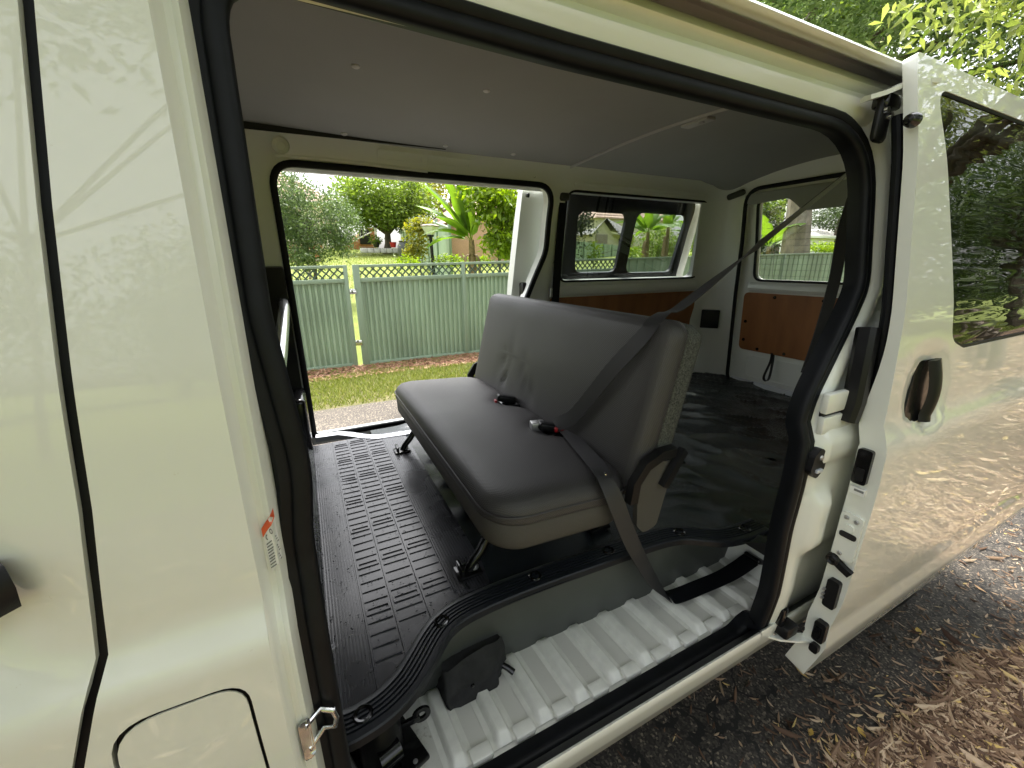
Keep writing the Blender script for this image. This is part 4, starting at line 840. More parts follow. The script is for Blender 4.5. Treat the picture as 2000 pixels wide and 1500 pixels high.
# litter: strips of bark and narrow dead leaves
def scatter(name, n, place, size, cols, kind='stuff', curl=.25, flatq=.25):
    tone = np.empty(n); V = np.empty((n, 6, 3)); 
    L_, W_ = size
    for i in range(n):
        x, y, z, sc = place()
        l = rng.uniform(*L_) * sc; w_ = rng.uniform(*W_) * sc; a = rng.uniform(0, 6.283); ca, sa = math.cos(a), math.sin(a); t1, t2 = rng.normal(0, flatq, 2); up = curl * l * rng.uniform(-.2, 1)
        pts = [(-l / 2, 0, up), (-l * .15, -w_ / 2, w_ * .2), (l * .2, -w_ / 2, w_ * .15), (l / 2, 0, up * .7), (l * .2, w_ / 2, w_ * .15), (-l * .15, w_ / 2, w_ * .2)]
        for k, (u, v, h) in enumerate(pts): V[i, k] = (x + u * ca - v * sa, y + u * sa + v * ca, z + .002 + abs(h) + max(0, u * t1 + v * t2))
        tone[i] = rng.random()
    F = np.arange(n * 6).reshape(n, 6)
    F = np.concatenate([F[:, [0, 1, 2, 3]], F[:, [0, 3, 4, 5]]]); T = np.concatenate([tone, tone])
    return mkn(name, V.reshape(-1, 3), F, T, cols, kind)
def mkn(name, V, F, tone, m, kind=None):
    me = bpy.data.meshes.new(name); nf, k = F.shape
    me.vertices.add(len(V)); me.vertices.foreach_set('co', np.ascontiguousarray(V, dtype=np.float32).ravel())
    me.loops.add(nf * k); me.loops.foreach_set('vertex_index', np.ascontiguousarray(F, dtype=np.int32).ravel())
    me.polygons.add(nf); me.polygons.foreach_set('loop_start', np.arange(0, nf * k, k, dtype=np.int32)); me.polygons.foreach_set('loop_total', np.full(nf, k, dtype=np.int32))
    me.update(calc_edges=True)
    at = me.attributes.new('tone', 'FLOAT', 'FACE'); at.data.foreach_set('value', np.asarray(tone, dtype=np.float32))
    me.materials.append(m); o = bpy.data.objects.new(name, me); COL.objects.link(o)
    if kind: o['kind'] = kind
    return o
def rampleaf(name, stops, rough=.7, trans=.1):
    m = leafmat(name, (0, 0, 0), (1, 1, 1), trans, rough); r = [n for n in m.node_tree.nodes if n.type == 'VALTORGB'][0].color_ramp; e = r.elements
    while len(e) < len(stops): e.new(.5)
    for i, (p, c) in enumerate(stops): e[i].position = p; e[i].color = (*c, 1)
    return m
M['dead'] = rampleaf('dead_leaves', [(0, (.05, .024, .014)), (.35, (.15, .088, .052)), (.7, (.34, .230, .145)), (.93, (.50, .39, .27)), (1, (.56, .40, .12))])
M['chips'] = rampleaf('bark_chips', [(0, (.10, .045, .022)), (.5, (.26, .13, .07)), (1, (.42, .27, .17))])
def ned(x): return float(np.interp(x, [p[0] for p in nedge][::-1], [p[1] for p in nedge][::-1]))
def pl_near():
    while 1:
        q_ = rng.random(); x = rng.uniform(.8, 3.4) if q_ < .7 else rng.uniform(-2, 7); y = rng.uniform(-.25, .75) if q_ < .7 else rng.uniform(-2.2, 1.0)
        d = y - ned(x); 
        if d < 0 or rng.random() < .16 * math.exp(-d / .07) + .015: return x, y, .0 if d > 0 else rng.uniform(0, .012), 1
scatter('leaf_litter', 60000, pl_near, ((.008, .045), (.002, .007)), M['dead'])
scatter('leaf_litter', 5000, pl_near, ((.03, .09), (.004, .012)), M['dead'])
def pl_wide(): return rng.uniform(-9, 18), -3.6 + 3.8 * rng.random() , 0, 1.6
scatter('leaf_litter', 9000, pl_wide, ((.03, .09), (.008, .022)), M['dead'])
scatter('bark_mulch', 5000, lambda: (rng.uniform(-.6, 3.2), rng.uniform(5.38, 6.02), .004, 1), ((.02, .07), (.01, .028)), M['chips'])
# distinct leaves and twigs close to the camera
lv = [(1.62, .62, .0, .055, 20, 1), (1.75, .28, .1, .07, 80, 0), (1.48, .22, .1, .06, 150, 0), (1.98, .42, .2, .05, 35, 1), (2.25, .55, 0, .06, 100, 0), (1.36, .33, 0, .045, 60, 1), (1.55, .12, 0, .08, 130, 0), (1.82, .12, 0, .09, 10, 0), (2.5, .40, 0, .07, 70, 0), (2.1, .25, 0, .075, 110, 0), (1.22, .40, 0, .035, 20, 1), (1.70, .02, 0, .09, 40, 0), (2.85, .62, 0, .07, 5, 0), (1.95, -.02, 0, .10, 155, 0), (2.3, .12, 0, .09, 60, 0)]
FL = {}
for x, y, z, l, a, kind in lv:
    if kind not in FL:
        wv = .30 if kind else .16
        pr = [(-.5, 0), (-.3, .5), (0, 1), (.3, .7), (.5, 0)]
        V = []; F = []
        for i, (u, s) in enumerate(pr):
            V += [(u, -s * wv, .10 * abs(u) + .03), (u, 0, .02 + .16 * u * u), (u, s * wv, .10 * abs(u) + .04)]
        for i in range(4): F += [(i * 3, i * 3 + 3, i * 3 + 4, i * 3 + 1), (i * 3 + 1, i * 3 + 4, i * 3 + 5, i * 3 + 2)]
        o = mk('fallen_leaf', V, F, mat('leaf_yellow', (.42, .28, .05), .6) if kind else mat('leaf_tan', (.36, .22, .10), .65)); FL[kind] = o.data
    else:
        o = bpy.data.objects.new('fallen_leaf', FL[kind]); COL.objects.link(o)
    l *= .72; o.scale = (l, l, l); o.location = (x, y, .004); o.rotation_euler = (rng.normal(0, .1), rng.normal(0, .1), RAD(a))
    tag(o, 'small round yellow leaf lying on the asphalt beside the van' if kind else 'long tan dead leaf lying at the asphalt edge beside the van', 'leaf', 'yellow leaves on the asphalt' if kind else 'tan leaves at the asphalt edge')
# grass
M['blade'] = rampleaf('grass_blades', [(0, (.10, .13, .02)), (.6, (.22, .26, .05)), (1, (.36, .34, .14))], .6, .3)
def grass(name, n, xr_, yf, h, zf):
    V = np.empty((n, 3, 3)); x = rng.uniform(*xr_, n); y = np.array([yf(a) for a in x]); a = rng.uniform(0, 6.283, n); hh = rng.uniform(*h, n); w_ = hh * .09 + .002
    z = np.array([zf(p, q) for p, q in zip(x, y)]); lx, ly = rng.normal(0, .5, n) * hh, rng.normal(0, .5, n) * hh
    V[:, 0] = np.stack([x - np.cos(a) * w_, y - np.sin(a) * w_, z], 1); V[:, 1] = np.stack([x + np.cos(a) * w_, y + np.sin(a) * w_, z], 1); V[:, 2] = np.stack([x + lx, y + ly, z + hh], 1)
    return mkn(name, V.reshape(-1, 3), np.arange(n * 3).reshape(n, 3), np.clip(rng.normal(.5 , .25, n), 0, 1), M['blade'], 'stuff')
def vg(x):
    a = float(np.interp(x, [p[0] for p in redge], [p[1] for p in redge])); return a + .02 + rng.random() ** .8 * (5.50 + .1 * math.sin(x * 2.3) - a)
grass('verge_grass', 26000, (-.8, 3.6), vg, (.02, .055), lambda x, y: -.004)
grass('lawn_grass', 22000, (-1.5, 5.5), lambda x: rng.uniform(9.5, 25), (.03, .09), lambda x, y: gz(x, y) - .02)
grass('park_grass', 16000, (6, 26), lambda x: rng.uniform(-9, -3.0), (.05, .14), lambda x, y: gz(x, y) - .02)
# ================================================================== fence
M['fence'] = mat('fence_green', (.285, .38, .27), .5, noise_s=2.2, amt=.18, coat=.1, stretch=(1, 1, .4))
M['trimgreen'] = mat('fence_trim', (.25, .33, .24), .5)
M['lattice'] = mat('fence_lattice', (.055, .095, .07), .55)
FY = 6.05
def ftop(x): return 1.36 + .0185 * (x + .1)
def fadd(par, name, vf, m): o = mk(name, vf[0], vf[1], M[m], None, 40); setpar(o, par); return o
def corr(x0, x1, zb0, zb1, zt0, zt1, y, pitch=.095, wide=False):
    V = []; F = []; xs = [x0]; x = x0; k = 0; prof = [(0, 0), (.40, 0), (.5, .026), (.9, .026)] if not wide else [(0, 0), (.70, 0), (.76, .022), (.94, .022)]
    pts = []
    while x < x1:
        for f, d in prof: pts.append((x + f * pitch, d))
        x += pitch
    pts = [p for p in pts if p[0] < x1] + [(x1, 0)]
    for xx, d in pts:
        t = (xx - x0) / (x1 - x0)
        for zz in (zb0 + (zb1 - zb0) * t, zt0 + (zt1 - zt0) * t): V.append((xx, y + d, zz))
    F = [(2 * i, 2 * i + 2, 2 * i + 3, 2 * i + 1) for i in range(len(pts) - 1)]
    return V, F
def bay(par, x0, x1, y=FY, lat=True, base=.03):
    t0, t1 = ftop(x0), ftop(x1); mid = .20
    fadd(par, 'top_rail', box(((x0 + x1) / 2, y, (t0 + t1) / 2 - .018), (x1 - x0, .045, .036), .004, Matrix.Rotation(-math.atan2(t1 - t0, x1 - x0), 3, 'Y')), 'trimgreen')
    b0 = b1 = -.02
    fadd(par, 'bottom_rail', box(((x0 + x1) / 2, y, (b0 + b1) / 2 + .03), (x1 - x0, .045, .06), .004, Matrix.Rotation(-math.atan2(b1 - b0, x1 - x0), 3, 'Y')), 'trimgreen')
    if lat:
        fadd(par, 'middle_rail', box(((x0 + x1) / 2, y - .004, (t0 + t1) / 2 - mid), (x1 - x0, .05, .055), .004, Matrix.Rotation(-math.atan2(t1 - t0, x1 - x0), 3, 'Y')), 'trimgreen')
        lo, hi = -mid + .028, -.036; H_ = hi - lo; p = .098; mbs = MB()
        x = x0 - H_
        slat = []
        while x < x1:
            for sgn in (1, -1):
                a = (x, lo) if sgn == 1 else (x, hi); b_ = (x + H_, hi) if sgn == 1 else (x + H_, lo)
                u0 = max(0, (x0 - a[0]) / H_); u1 = min(1, (x1 - a[0]) / H_)
                if u1 - u0 > .1:
                    p0 = (a[0] + H_ * u0, a[1] + (b_[1] - a[1]) * u0); p1 = (a[0] + H_ * u1, a[1] + (b_[1] - a[1]) * u1)
                    mbs.add(sweep([(p0[0], y - .006 * sgn, ftop(p0[0]) + p0[1]), (p1[0], y - .006 * sgn, ftop(p1[0]) + p1[1])], (0, -1, 0), [(-.009, -.003), (-.009, .003), (.009, .003), (.009, -.003)], csec=True))
            x += p
        o = mbs.build('lattice_slats', M['lattice']); setpar(o, par)
    n = max(1, round((x1 - x0) / .8)); top = -mid - .02 if lat else -.03
    for i in range(n):
        a = x0 + (x1 - x0) * i / n; b_ = x0 + (x1 - x0) * (i + 1) / n
        fadd(par, 'corrugated_sheet', corr(a, b_, b0 + .04, b1 + .04, ftop(a) + top, ftop(b_) + top, y - .008 + .004 * (i % 2), .072 if lat else .19, not lat), 'fence')
def post(par, x, y=FY, wd=.05): fadd(par, 'post', box((x, y - .006, (ftop(x) + .0) / 2), (wd, .062, ftop(x) + .004), .004), 'trimgreen')
gate = empty('fence_gate', 'green corrugated steel gate with lattice top, left of the bright gap', 'gate', loc=(-.5, FY, 0))
bay(gate, -1.70, .505); post(gate, .530); post(gate, -1.72)
fn_ = empty('steel_fence', 'pale green corrugated steel fence with a lattice strip along its top', 'fence', loc=(2, FY, 0))
post(fn_, .665, wd=.085)
for x0, x1 in ((.71, 2.16), (2.21, 3.66), (3.71, 5.16)): bay(fn_, x0, x1); post(fn_, x1 + .025)
for z in (1.03, .33):
    fadd(gate, 'gate_hinge', box((.597, FY - .045, z), (.085, .012, .075), .003), 'chrome')
fn2 = empty('steel_fence', 'plain pale green steel fence without lattice, seen through the rear windows', 'fence', loc=(9, FY, 0))
for x0, x1 in ((5.24, 7.6), (7.65, 10.0), (10.05, 12.4), (12.45, 14.8)): bay(fn2, x0, x1, lat=False); post(fn2, x1 + .025)
fn3 = empty('steel_fence', 'green steel side fence running back between the two yards', 'fence', loc=(6, 14, 1))
# ================================================================== plants
def tonecol(n): return np.clip(rng.normal(.5, .22, n), 0, 1)
def leaves(centers, sizes, lf, up=.3, droop=0, aspect=.45, fold=.15):
    """leaf blades (two quads folded along the midrib) on the given clump centres"""
    n = len(centers); d = rng.normal(0, 1, (n, 3)); d[:, 2] = d[:, 2] * .6 - droop; d /= np.linalg.norm(d, axis=1)[:, None]
    nz = rng.normal(0, .6, (n, 3)); nz[:, 2] += up + .4; s = np.cross(d, nz); s /= np.linalg.norm(s, axis=1)[:, None] + 1e-9; nn = np.cross(s, d)
    L_ = (lf * sizes)[:, None]; W = L_ * aspect * .5
    a = centers; tip = a + d * L_ - np.array([0, 0, 1]) * L_ * .12; m1 = a + d * L_ * .35 - s * W + nn * W * fold; m2 = a + d * L_ * .35 + s * W + nn * W * fold; mid = a + d * L_ * .45 - nn * W * fold
    V = np.stack([a, m1, tip, m2, mid], 1).reshape(-1, 3); b = np.arange(n)[:, None] * 5
    F = np.concatenate([b + np.array([[0, 1, 4]]), b + np.array([[1, 2, 4]]), b + np.array([[2, 3, 4]]), b + np.array([[3, 0, 4]])]); return V, F
def crown(root, n, blobs, leaf, m, clump=.12, per=9, shell=.55, up=.3, droop=0, aspect=.45, name='crown'):
    """blobs = [(x, y, z, rx, ry, rz)]; leaves gathered in clumps near the blob surfaces with open gaps"""
    wgt = np.array([b[3] * b[4] + b[3] * b[5] for b in blobs]); wgt = wgt / wgt.sum(); nc = max(1, n // per); C = []
    pick = rng.choice(len(blobs), nc, p=wgt)
    for i in pick:
        b = blobs[i]; v = rng.normal(0, 1, 3); v /= np.linalg.norm(v); r = (shell + (1 - shell) * rng.random()) * (1 + .10 * rng.normal()); C.append([b[0] + v[0] * b[3] * r, b[1] + v[1] * b[4] * r, b[2] + v[2] * b[5] * r])
    C = np.array(C); tc = rng.normal(0, .16, nc)
    P = np.repeat(C, per, 0) + rng.normal(0, clump, (nc * per, 3)) * np.array([1, 1, .75]); V, F = leaves(P, rng.uniform(.7, 1.3, nc * per), leaf, up, droop, aspect)
    t = np.clip(np.repeat(tc, per) + tonecol(nc * per), 0, 1); o = mkn(name, V, F, np.tile(t, 4), M[m]); setpar(o, root); return o
def limb(root, paths, m, name='trunk'):
    mb = MB()
    for p, r in paths: mb.add(tube(p, r, 9))
    o = mb.build(name, M[m]); setpar(o, root); return o
M['lf_olive'] = leafmat('leaf_greygreen', (.05, .085, .028), (.19, .26, .10), .30)
M['lf_mid'] = leafmat('leaf_midgreen', (.075, .13, .016), (.25, .33, .06), .45)
M['lf_bright'] = leafmat('leaf_bright', (.10, .17, .014), (.27, .36, .04), .5, .35)
M['lf_yellow'] = leafmat('leaf_yellowgreen', (.12, .15, .015), (.30, .27, .04), .45)
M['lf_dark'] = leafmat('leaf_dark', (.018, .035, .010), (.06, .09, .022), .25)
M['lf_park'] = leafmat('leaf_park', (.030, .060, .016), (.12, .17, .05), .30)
M['lf_bpark'] = leafmat('leaf_palepark', (.06, .11, .03), (.24, .31, .13), .45)
M['lf_pale'] = leafmat('leaf_paleyellow', (.10, .15, .03), (.32, .36, .10), .5)
M['bark'] = mat('bark', (.11, .085, .065), .95, noise_s=14, amt=.4, bump=1, bump_s=30, stretch=(1, 1, .25))
M['palebark'] = mat('pale_bark', (.25, .21, .175), .9, noise_s=7, amt=.28, bump=.8, bump_s=40, stretch=(1, 1, .5))
M['banana'] = leafmat('banana_leaf', (.07, .15, .015), (.18, .28, .04), .5, .35); M['drybanana'] = mat('dry_banana', (.24, .17, .09), .9, noise_s=20, amt=.3)
def tree(label, name, base, trunk, blobs, n, leaf, m, bark='bark', tr=.1, group=None, **kw):
    b = Vector(base); r = empty(name, label, 'tree', group, loc=b)
    paths = [([b, b + (Vector(trunk) - b) * .5 + Vector((.05, .03, 0)), Vector(trunk)], [tr * 1.25, tr * .95, tr * .8])]
    for q in blobs[:7]: paths.append(([Vector(trunk) - Vector((0, 0, .05)), Vector(trunk).lerp(Vector(q[:3]), .55) + Vector((0, 0, .08)), Vector(q[:3])], [tr * .6, tr * .38, tr * .12]))
    limb(r, paths, bark); crown(r, n, blobs, leaf, m, **kw); return r
# left tree, close behind the gate
c = AT(602, 420, 9.2); gb = lambda p: (p.x, p.y, gz(p.x, p.y) - .05)
tree('grey green small-leaved tree drooping over the gate, at the left of the open far doorway', 'shade_tree', gb(AT(606, 500, 9.4)), AT(600, 440, 9.3),
     [(c.x, c.y, c.z, .80, .8, .60), (c.x + .52, c.y, c.z - .08, .40, .5, .42), (c.x - .5, c.y, c.z + .35, .7, .7, .55), (c.x + .25, c.y + .2, c.z - .48, .5, .5, .28), (c.x + .60, c.y - .1, c.z - .50, .22, .3, .26), (c.x - .1, c.y - .2, c.z - .78, .35, .3, .22), (c.x - .35, c.y, c.z - .45, .4, .5, .4)], 15000, .060, 'lf_olive', tr=.035, clump=.07, droop=.5)
c = AT(752, 398, 20.5)
tree('round dense green tree on the lawn, in the middle of the open far doorway', 'shade_tree', gb(AT(755, 489, 20.6)), AT(757, 455, 20.6),
     [(c.x, c.y, c.z + .25, 1.9, 1.7, 1.25), (c.x - 1.0, c.y, c.z + .05, 1.35, 1.4, .95), (c.x + 1.15, c.y, c.z + .1, 1.2, 1.4, .95), (c.x + .2, c.y - .6, c.z - .35, 1.5, 1.2, .75), (c.x - 1.35, c.y, c.z - .55, .7, .9, .5), (c.x + .9, c.y, c.z - .6, .9, .9, .5)], 15000, .17, 'lf_mid', tr=.16, clump=.20, shell=.7)
c = AT(880, 372, 26)
tree('yellowing tree behind the banana plant, far back in the yards', 'shade_tree', gb(AT(880, 480, 26)), AT(880, 430, 26), [(c.x, c.y, c.z, 2.2, 1.5, 1.6), (c.x + 2.5, c.y, c.z + .2, 2.0, 1.5, 1.5), (c.x - 1.6, c.y + 1, c.z + .1, 1.4, 1.2, 1.2)], 5000, .24, 'lf_yellow', tr=.18, clump=.25)
c = AT(968, 425, 7.9)
tree('bright green broad-leaved tree against the brick wall, right of the banana plant', 'fruit_tree', gb(AT(975, 505, 8)), AT(972, 465, 7.95), [(c.x, c.y, c.z + .25, .50, .5, .62), (c.x + .38, c.y, c.z + .10, .40, .4, .75), (c.x - .30, c.y, c.z + .42, .35, .4, .45), (c.x + .1, c.y - .1, c.z - .45, .42, .4, .32), (c.x + .5, c.y, c.z - .5, .3, .35, .35)], 3300, .125, 'lf_bright', tr=.03, clump=.09, droop=.5, shell=.35, aspect=.5)
c = AT(815, 462, 9.6)
tree('small yellow-green shrub left of the garden lamp', 'garden_shrub', gb(AT(817, 510, 9.6)), AT(816, 485, 9.6), [(c.x, c.y, c.z, .27, .3, .42), (c.x + .12, c.y, c.z + .22, .2, .25, .22), (c.x - .08, c.y, c.z - .3, .22, .25, .2)], 1600, .085, 'lf_yellow', tr=.015, clump=.06)
c = AT(575, 500, 8.6)
tree('pale silvery low shrub below the drooping tree, just above the gate', 'garden_shrub', gb(c), c, [(c.x, c.y, c.z, .30, .3, .16), (c.x - .5, c.y, c.z, .35, .3, .2)], 900, .07, 'lf_olive', tr=.01, clump=.05)
c = AT(800, 512, 8.8)
tree('row of low green plants along the fence at the foot of the garden lamp', 'garden_shrub', gb(c), c, [(c.x, c.y, c.z, .35, .2, .10), (c.x + .8, c.y, c.z + .02, .4, .2, .12), (c.x + 1.5, c.y, c.z, .4, .2, .14)], 1200, .07, 'lf_bright', tr=.01, clump=.05)
# banana plants: every big leaf is its own part
def bleaf(L_, W, drp, seed):
    rr = random.Random(seed); V = []; F = []; n = 16; T = []
    for i in range(n + 1):
        t = i / n; x = L_ * (t - .18 * drp * t * t); z = L_ * (.35 * t - drp * .75 * t * t); wv = W * max(.015, math.sin(math.pi * min(1, t * .93 + .07)) ** .6) if t > .14 else .012
        j1, j2 = 1 - .55 * rr.random() * (rr.random() < .35), 1 - .55 * rr.random() * (rr.random() < .35)
        V += [(x, -wv * j1, z - wv * .25), (x, -wv * .5, z + wv * .10), (x, 0, z), (x, wv * .5, z + wv * .10), (x, wv * j2, z - wv * .25)]
    for i in range(n):
        for j in range(4): F.append((i * 5 + j, i * 5 + 5 + j, i * 5 + 6 + j, i * 5 + 1 + j)); T.append(.45 + .25 * rr.random() + (.2 if j in (1, 2) else 0))
    return np.array(V), np.array(F), np.array(T)
def banana(label, base, h, fan, L_, group=None, dead=3):
    b = Vector(base); r = empty('banana_plant', label, 'banana plant', group, loc=b)
    o = mk('stem', *tube([b, b + Vector((.02, .02, h * .5)), b + Vector((0, 0, h))], [.11, .085, .055], 12), M['drybanana']); setpar(o, r)
    for i, (az, el, s, drp) in enumerate(fan):
        V, F, T = bleaf(L_ * s, L_ * s * .125, drp, i + int(L_ * 100)); ca, sa = math.cos(RAD(el)), math.sin(RAD(el)); X = np.stack([V[:, 0] * ca - V[:, 2] * sa, V[:, 1], V[:, 0] * sa + V[:, 2] * ca], 1)
        c2, s2 = math.cos(RAD(az)), math.sin(RAD(az)); X = np.stack([X[:, 0] * c2 - X[:, 1] * s2, X[:, 0] * s2 + X[:, 1] * c2, X[:, 2]], 1) + np.array(b + Vector((0, 0, h * .97)))
        o = mkn('leaf', X, F, T, M['banana']); setpar(o, r)
    for i in range(dead):
        a = i * 2.2 + 1; p = b + Vector((0, 0, h * .8)); o = mk('dry_leaf', *ribbon([p, p + Vector((math.cos(a) * .15, math.sin(a) * .15, -.1)), p + Vector((math.cos(a) * .2, math.sin(a) * .2, -h * .6))], [(-math.sin(a), math.cos(a), 0)] * 3, .12, .004)[:2], M['drybanana']); setpar(o, r)
    return r
bb = AT(922, 505, 8.3)
banana('banana plant with broad torn leaves behind the lattice fence, right of the garden lamp', gb(bb), AT(905, 468, 8.3).z - gb(bb)[2], [(168, 44, 1.15, .35), (190, 58, 1.3, .40), (155, 34, 1.1, .5), (205, 30, .9, .6), (110, 62, 1.0, .4), (20, 60, .8, .6), (176, 22, .9, .8), (215, 68, 1.2, .3), (160, 66, 1.15, .25), (140, 10, .9, .8)], 1.28)
rr = random.Random(3)
for i, (px, py, Y, h, lab) in enumerate(((1262, 500, 11.5, 1.15, 'banana clump at the left, seen through the right pane of the quarter window'), (1300, 500, 12.4, 1.3, 'taller banana clump at the right, seen through the right pane of the quarter window'), (1372, 500, 9.6, .9, 'banana plant in the clear strip at the rear end of the quarter window'), (1500, 497, 8.0, 1.25, 'banana plant with dry hanging leaves left of the thick trunk, seen through the tailgate window'))):
    b_ = AT(px, py, Y); z0 = gz(b_.x, b_.y)
    banana(lab, (b_.x, b_.y, z0 - .2), h + .3, [(rr.uniform(0, 40) + k * 47, rr.uniform(10, 75), rr.uniform(.75, 1.1), rr.uniform(.4, .9)) for k in range(11)], 1.5, 'banana plants behind the fence', 4)
c = AT(1105, 440, 9.0)
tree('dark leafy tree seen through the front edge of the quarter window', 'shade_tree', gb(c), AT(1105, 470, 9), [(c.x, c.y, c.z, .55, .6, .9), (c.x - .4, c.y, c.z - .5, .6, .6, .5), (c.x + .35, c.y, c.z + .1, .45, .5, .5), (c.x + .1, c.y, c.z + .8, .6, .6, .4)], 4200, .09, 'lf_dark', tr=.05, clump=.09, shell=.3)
c = AT(1160, 495, 8.4); tree('small leafy bush behind the left pane of the quarter window', 'garden_shrub', gb(c), c, [(c.x, c.y, c.z, .12, .15, .22), (c.x + 1.2, c.y, c.z, .25, .2, .2)], 500, .09, 'lf_bright', tr=.012, clump=.05)
c = AT(1612, 484, 9.0); tree('bright green clipped shrub right of the thick trunk, over the rear fence', 'garden_shrub', gb(c), c, [(c.x, c.y, c.z, .75, .5, .16), (c.x + .9, c.y, c.z - .02, .7, .5, .14)], 2200, .09, 'lf_bright', tr=.02, clump=.07)
for (px, py, Y, rx, rz, mm, lab) in ((1285, 478, 13.5, 1.5, .75, 'lf_mid', 'dense green undergrowth around the banana clumps, behind the quarter window'), (1378, 450, 9.9, .5, .9, 'lf_bright', 'leafy shrub in the clear strip at the rear end of the quarter window'), (1490, 455, 9.2, .8, 1.0, 'lf_dark', 'dark tangled shrub left of the thick trunk, behind the tailgate window'), (1495, 400, 9.6, 1.0, .6, 'lf_mid', 'overhanging green branch at the top left of the tailgate window')):
    c = AT(px, py, Y); tree(lab, 'garden_shrub', (c.x, c.y, gz(c.x, c.y)), c, [(c.x, c.y, c.z, rx, .6, rz), (c.x + rx * .6, c.y + .3, c.z - rz * .3, rx * .7, .6, rz * .7)], 2600, .12, mm, tr=.04, clump=.10, shell=.3, droop=.3)
# thick palm-like trunk behind the tailgate window
tb0 = AT(1552, 500, 7.3); tb1 = AT(1570, 330, 7.3); r = empty('palm_tree', 'thick grey trunk of a tall palm behind the fence, seen through the tailgate window', 'tree', loc=(tb0.x, tb0.y, gz(tb0.x, tb0.y)))
b0 = Vector((tb0.x, tb0.y, gz(tb0.x, tb0.y) - .1)); limb(r, [([b0, tb0, (tb0 + tb1) / 2, tb1, tb1 + (tb1 - tb0) * 1.2], [.42, .36, .30, .27, .25])], 'palebark')
tp = tb1 + (tb1 - tb0) * 1.2; crown(r, 2500, [(tp.x, tp.y, tp.z + .3, 1.8, 1.8, .9)], .55, 'lf_mid', clump=.3, shell=.2, droop=.6, aspect=.2)
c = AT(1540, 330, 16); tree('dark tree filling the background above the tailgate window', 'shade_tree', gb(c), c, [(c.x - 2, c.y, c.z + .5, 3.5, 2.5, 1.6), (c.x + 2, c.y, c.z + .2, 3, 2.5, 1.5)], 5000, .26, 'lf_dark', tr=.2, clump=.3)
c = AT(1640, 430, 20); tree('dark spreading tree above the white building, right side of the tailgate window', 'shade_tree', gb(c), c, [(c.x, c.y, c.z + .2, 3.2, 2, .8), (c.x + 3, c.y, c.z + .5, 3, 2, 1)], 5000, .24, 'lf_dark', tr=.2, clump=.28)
# trees over and behind the van (top right)
tree('tall leafy tree rising behind the van roof at the upper right', 'shade_tree', (9.2, 6.9, -.1), (9.3, 6.6, 3.9), [(7.2, 5.2, 5.5, 1.3, 1.2, 1.0), (8.4, 4.1, 4.8, 1.3, 1.2, .9), (8.9, 3.2, 4.6, 1.3, 1.2, 1.0), (9.2, 2.5, 4.0, 1.2, 1.1, .9), (7.9, 4.6, 6.2, 1.6, 1.4, 1.1), (9.0, 2.6, 5.6, 1.7, 1.5, 1.2), (9.6, 2.2, 3.3, .8, .8, .6)], 34000, .085, 'lf_bpark', tr=.20, clump=.13, shell=.3)
tree('near branches with long pale green leaves hanging over the open sliding door', 'shade_tree', (6.8, -2.2, -.1), (6.2, -1.4, 2.8), [(5.0, 1.55, 3.05, .55, .5, .42), (5.1, 1.2, 2.75, .5, .5, .40), (4.6, 1.7, 3.3, .5, .5, .35), (5.3, .9, 2.75, .6, .6, .45), (5.5, .2, 3.2, .8, .8, .6), (5.3, 1.2, 3.7, .9, .8, .5), (6.0, -.5, 3.6, 1.1, 1.0, .7)], 4200, .10, 'lf_pale', tr=.10, clump=.13, shell=.2, droop=.7, aspect=.36)
# ------------------------------------------------------------------ park on the camera side (seen as reflections in the paint and the dark glass)
pt = [(-7, -9), (-3.5, -11.5), (.5, -9.5), (4, -12), (8, -10), (12, -11.5), (16, -8), (19, -5), (21, -11), (-12, -7), (24, -2), (14, -16), (2, -17), (-5, -18), (14, -2.6), (18, -1.6), (22, -6)]
for i, (x, y) in enumerate(pt):
    x, y = x * 1.25, y * 1.3 - 2.5; h = 4.2 + 1.6 * rng.random() + (1.2 if i > 13 else 0); hh = gz(x, y)
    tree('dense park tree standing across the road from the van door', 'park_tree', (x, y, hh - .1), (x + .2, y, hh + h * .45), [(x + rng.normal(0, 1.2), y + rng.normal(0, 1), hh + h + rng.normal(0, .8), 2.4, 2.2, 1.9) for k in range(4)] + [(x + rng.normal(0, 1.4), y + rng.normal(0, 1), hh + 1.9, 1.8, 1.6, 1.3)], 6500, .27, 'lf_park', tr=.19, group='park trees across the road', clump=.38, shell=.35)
cv = [(-2.6, -3.6, 6.0, 3.0, 2.6, 1.2), (1.6, -3.6, 6.2, 3.0, 2.7, 1.2), (-6, -3.0, 5.9, 2.8, 2.6, 1.2), (5.4, -3.8, 5.9, 2.8, 2.5, 1.2), (-.6, -1.4, 7.0, 3.0, 1.8, .9), (3.2, -1.3, 6.8, 2.6, 1.7, .9)]
tree('broad shade tree whose canopy spreads over the near side of the van', 'shade_tree', (-3.2, -6.2, -.1), (-2.6, -5.2, 3.4), cv, 20000, .20, 'lf_park', tr=.045, clump=.30, shell=.3)
tree('second shade tree whose canopy covers the ground beside the slid back door', 'shade_tree', (9.5, -6.5, -.1), (9.0, -5.6, 3.2), [(8.5, -3.6, 5.6, 2.8, 2.5, 1.2), (11.8, -4.2, 5.6, 2.8, 2.5, 1.2), (6.8, -5.8, 5.4, 2.4, 2.0, 1.2)], 11000, .20, 'lf_park', tr=.24, clump=.30, shell=.3)
M['log'] = mat('weathered_log', (.20, .165, .125), .9, noise_s=12, amt=.3, bump=1, bump_s=40)
lfe = empty('log_fence', 'low weathered log rail fence on the grass across the road', 'fence', loc=(12, -3, 0))
lp = [(9.5, -1.6), (11.2, -2.2), (13, -2.7), (14.9, -3.4), (16.9, -4.2)]
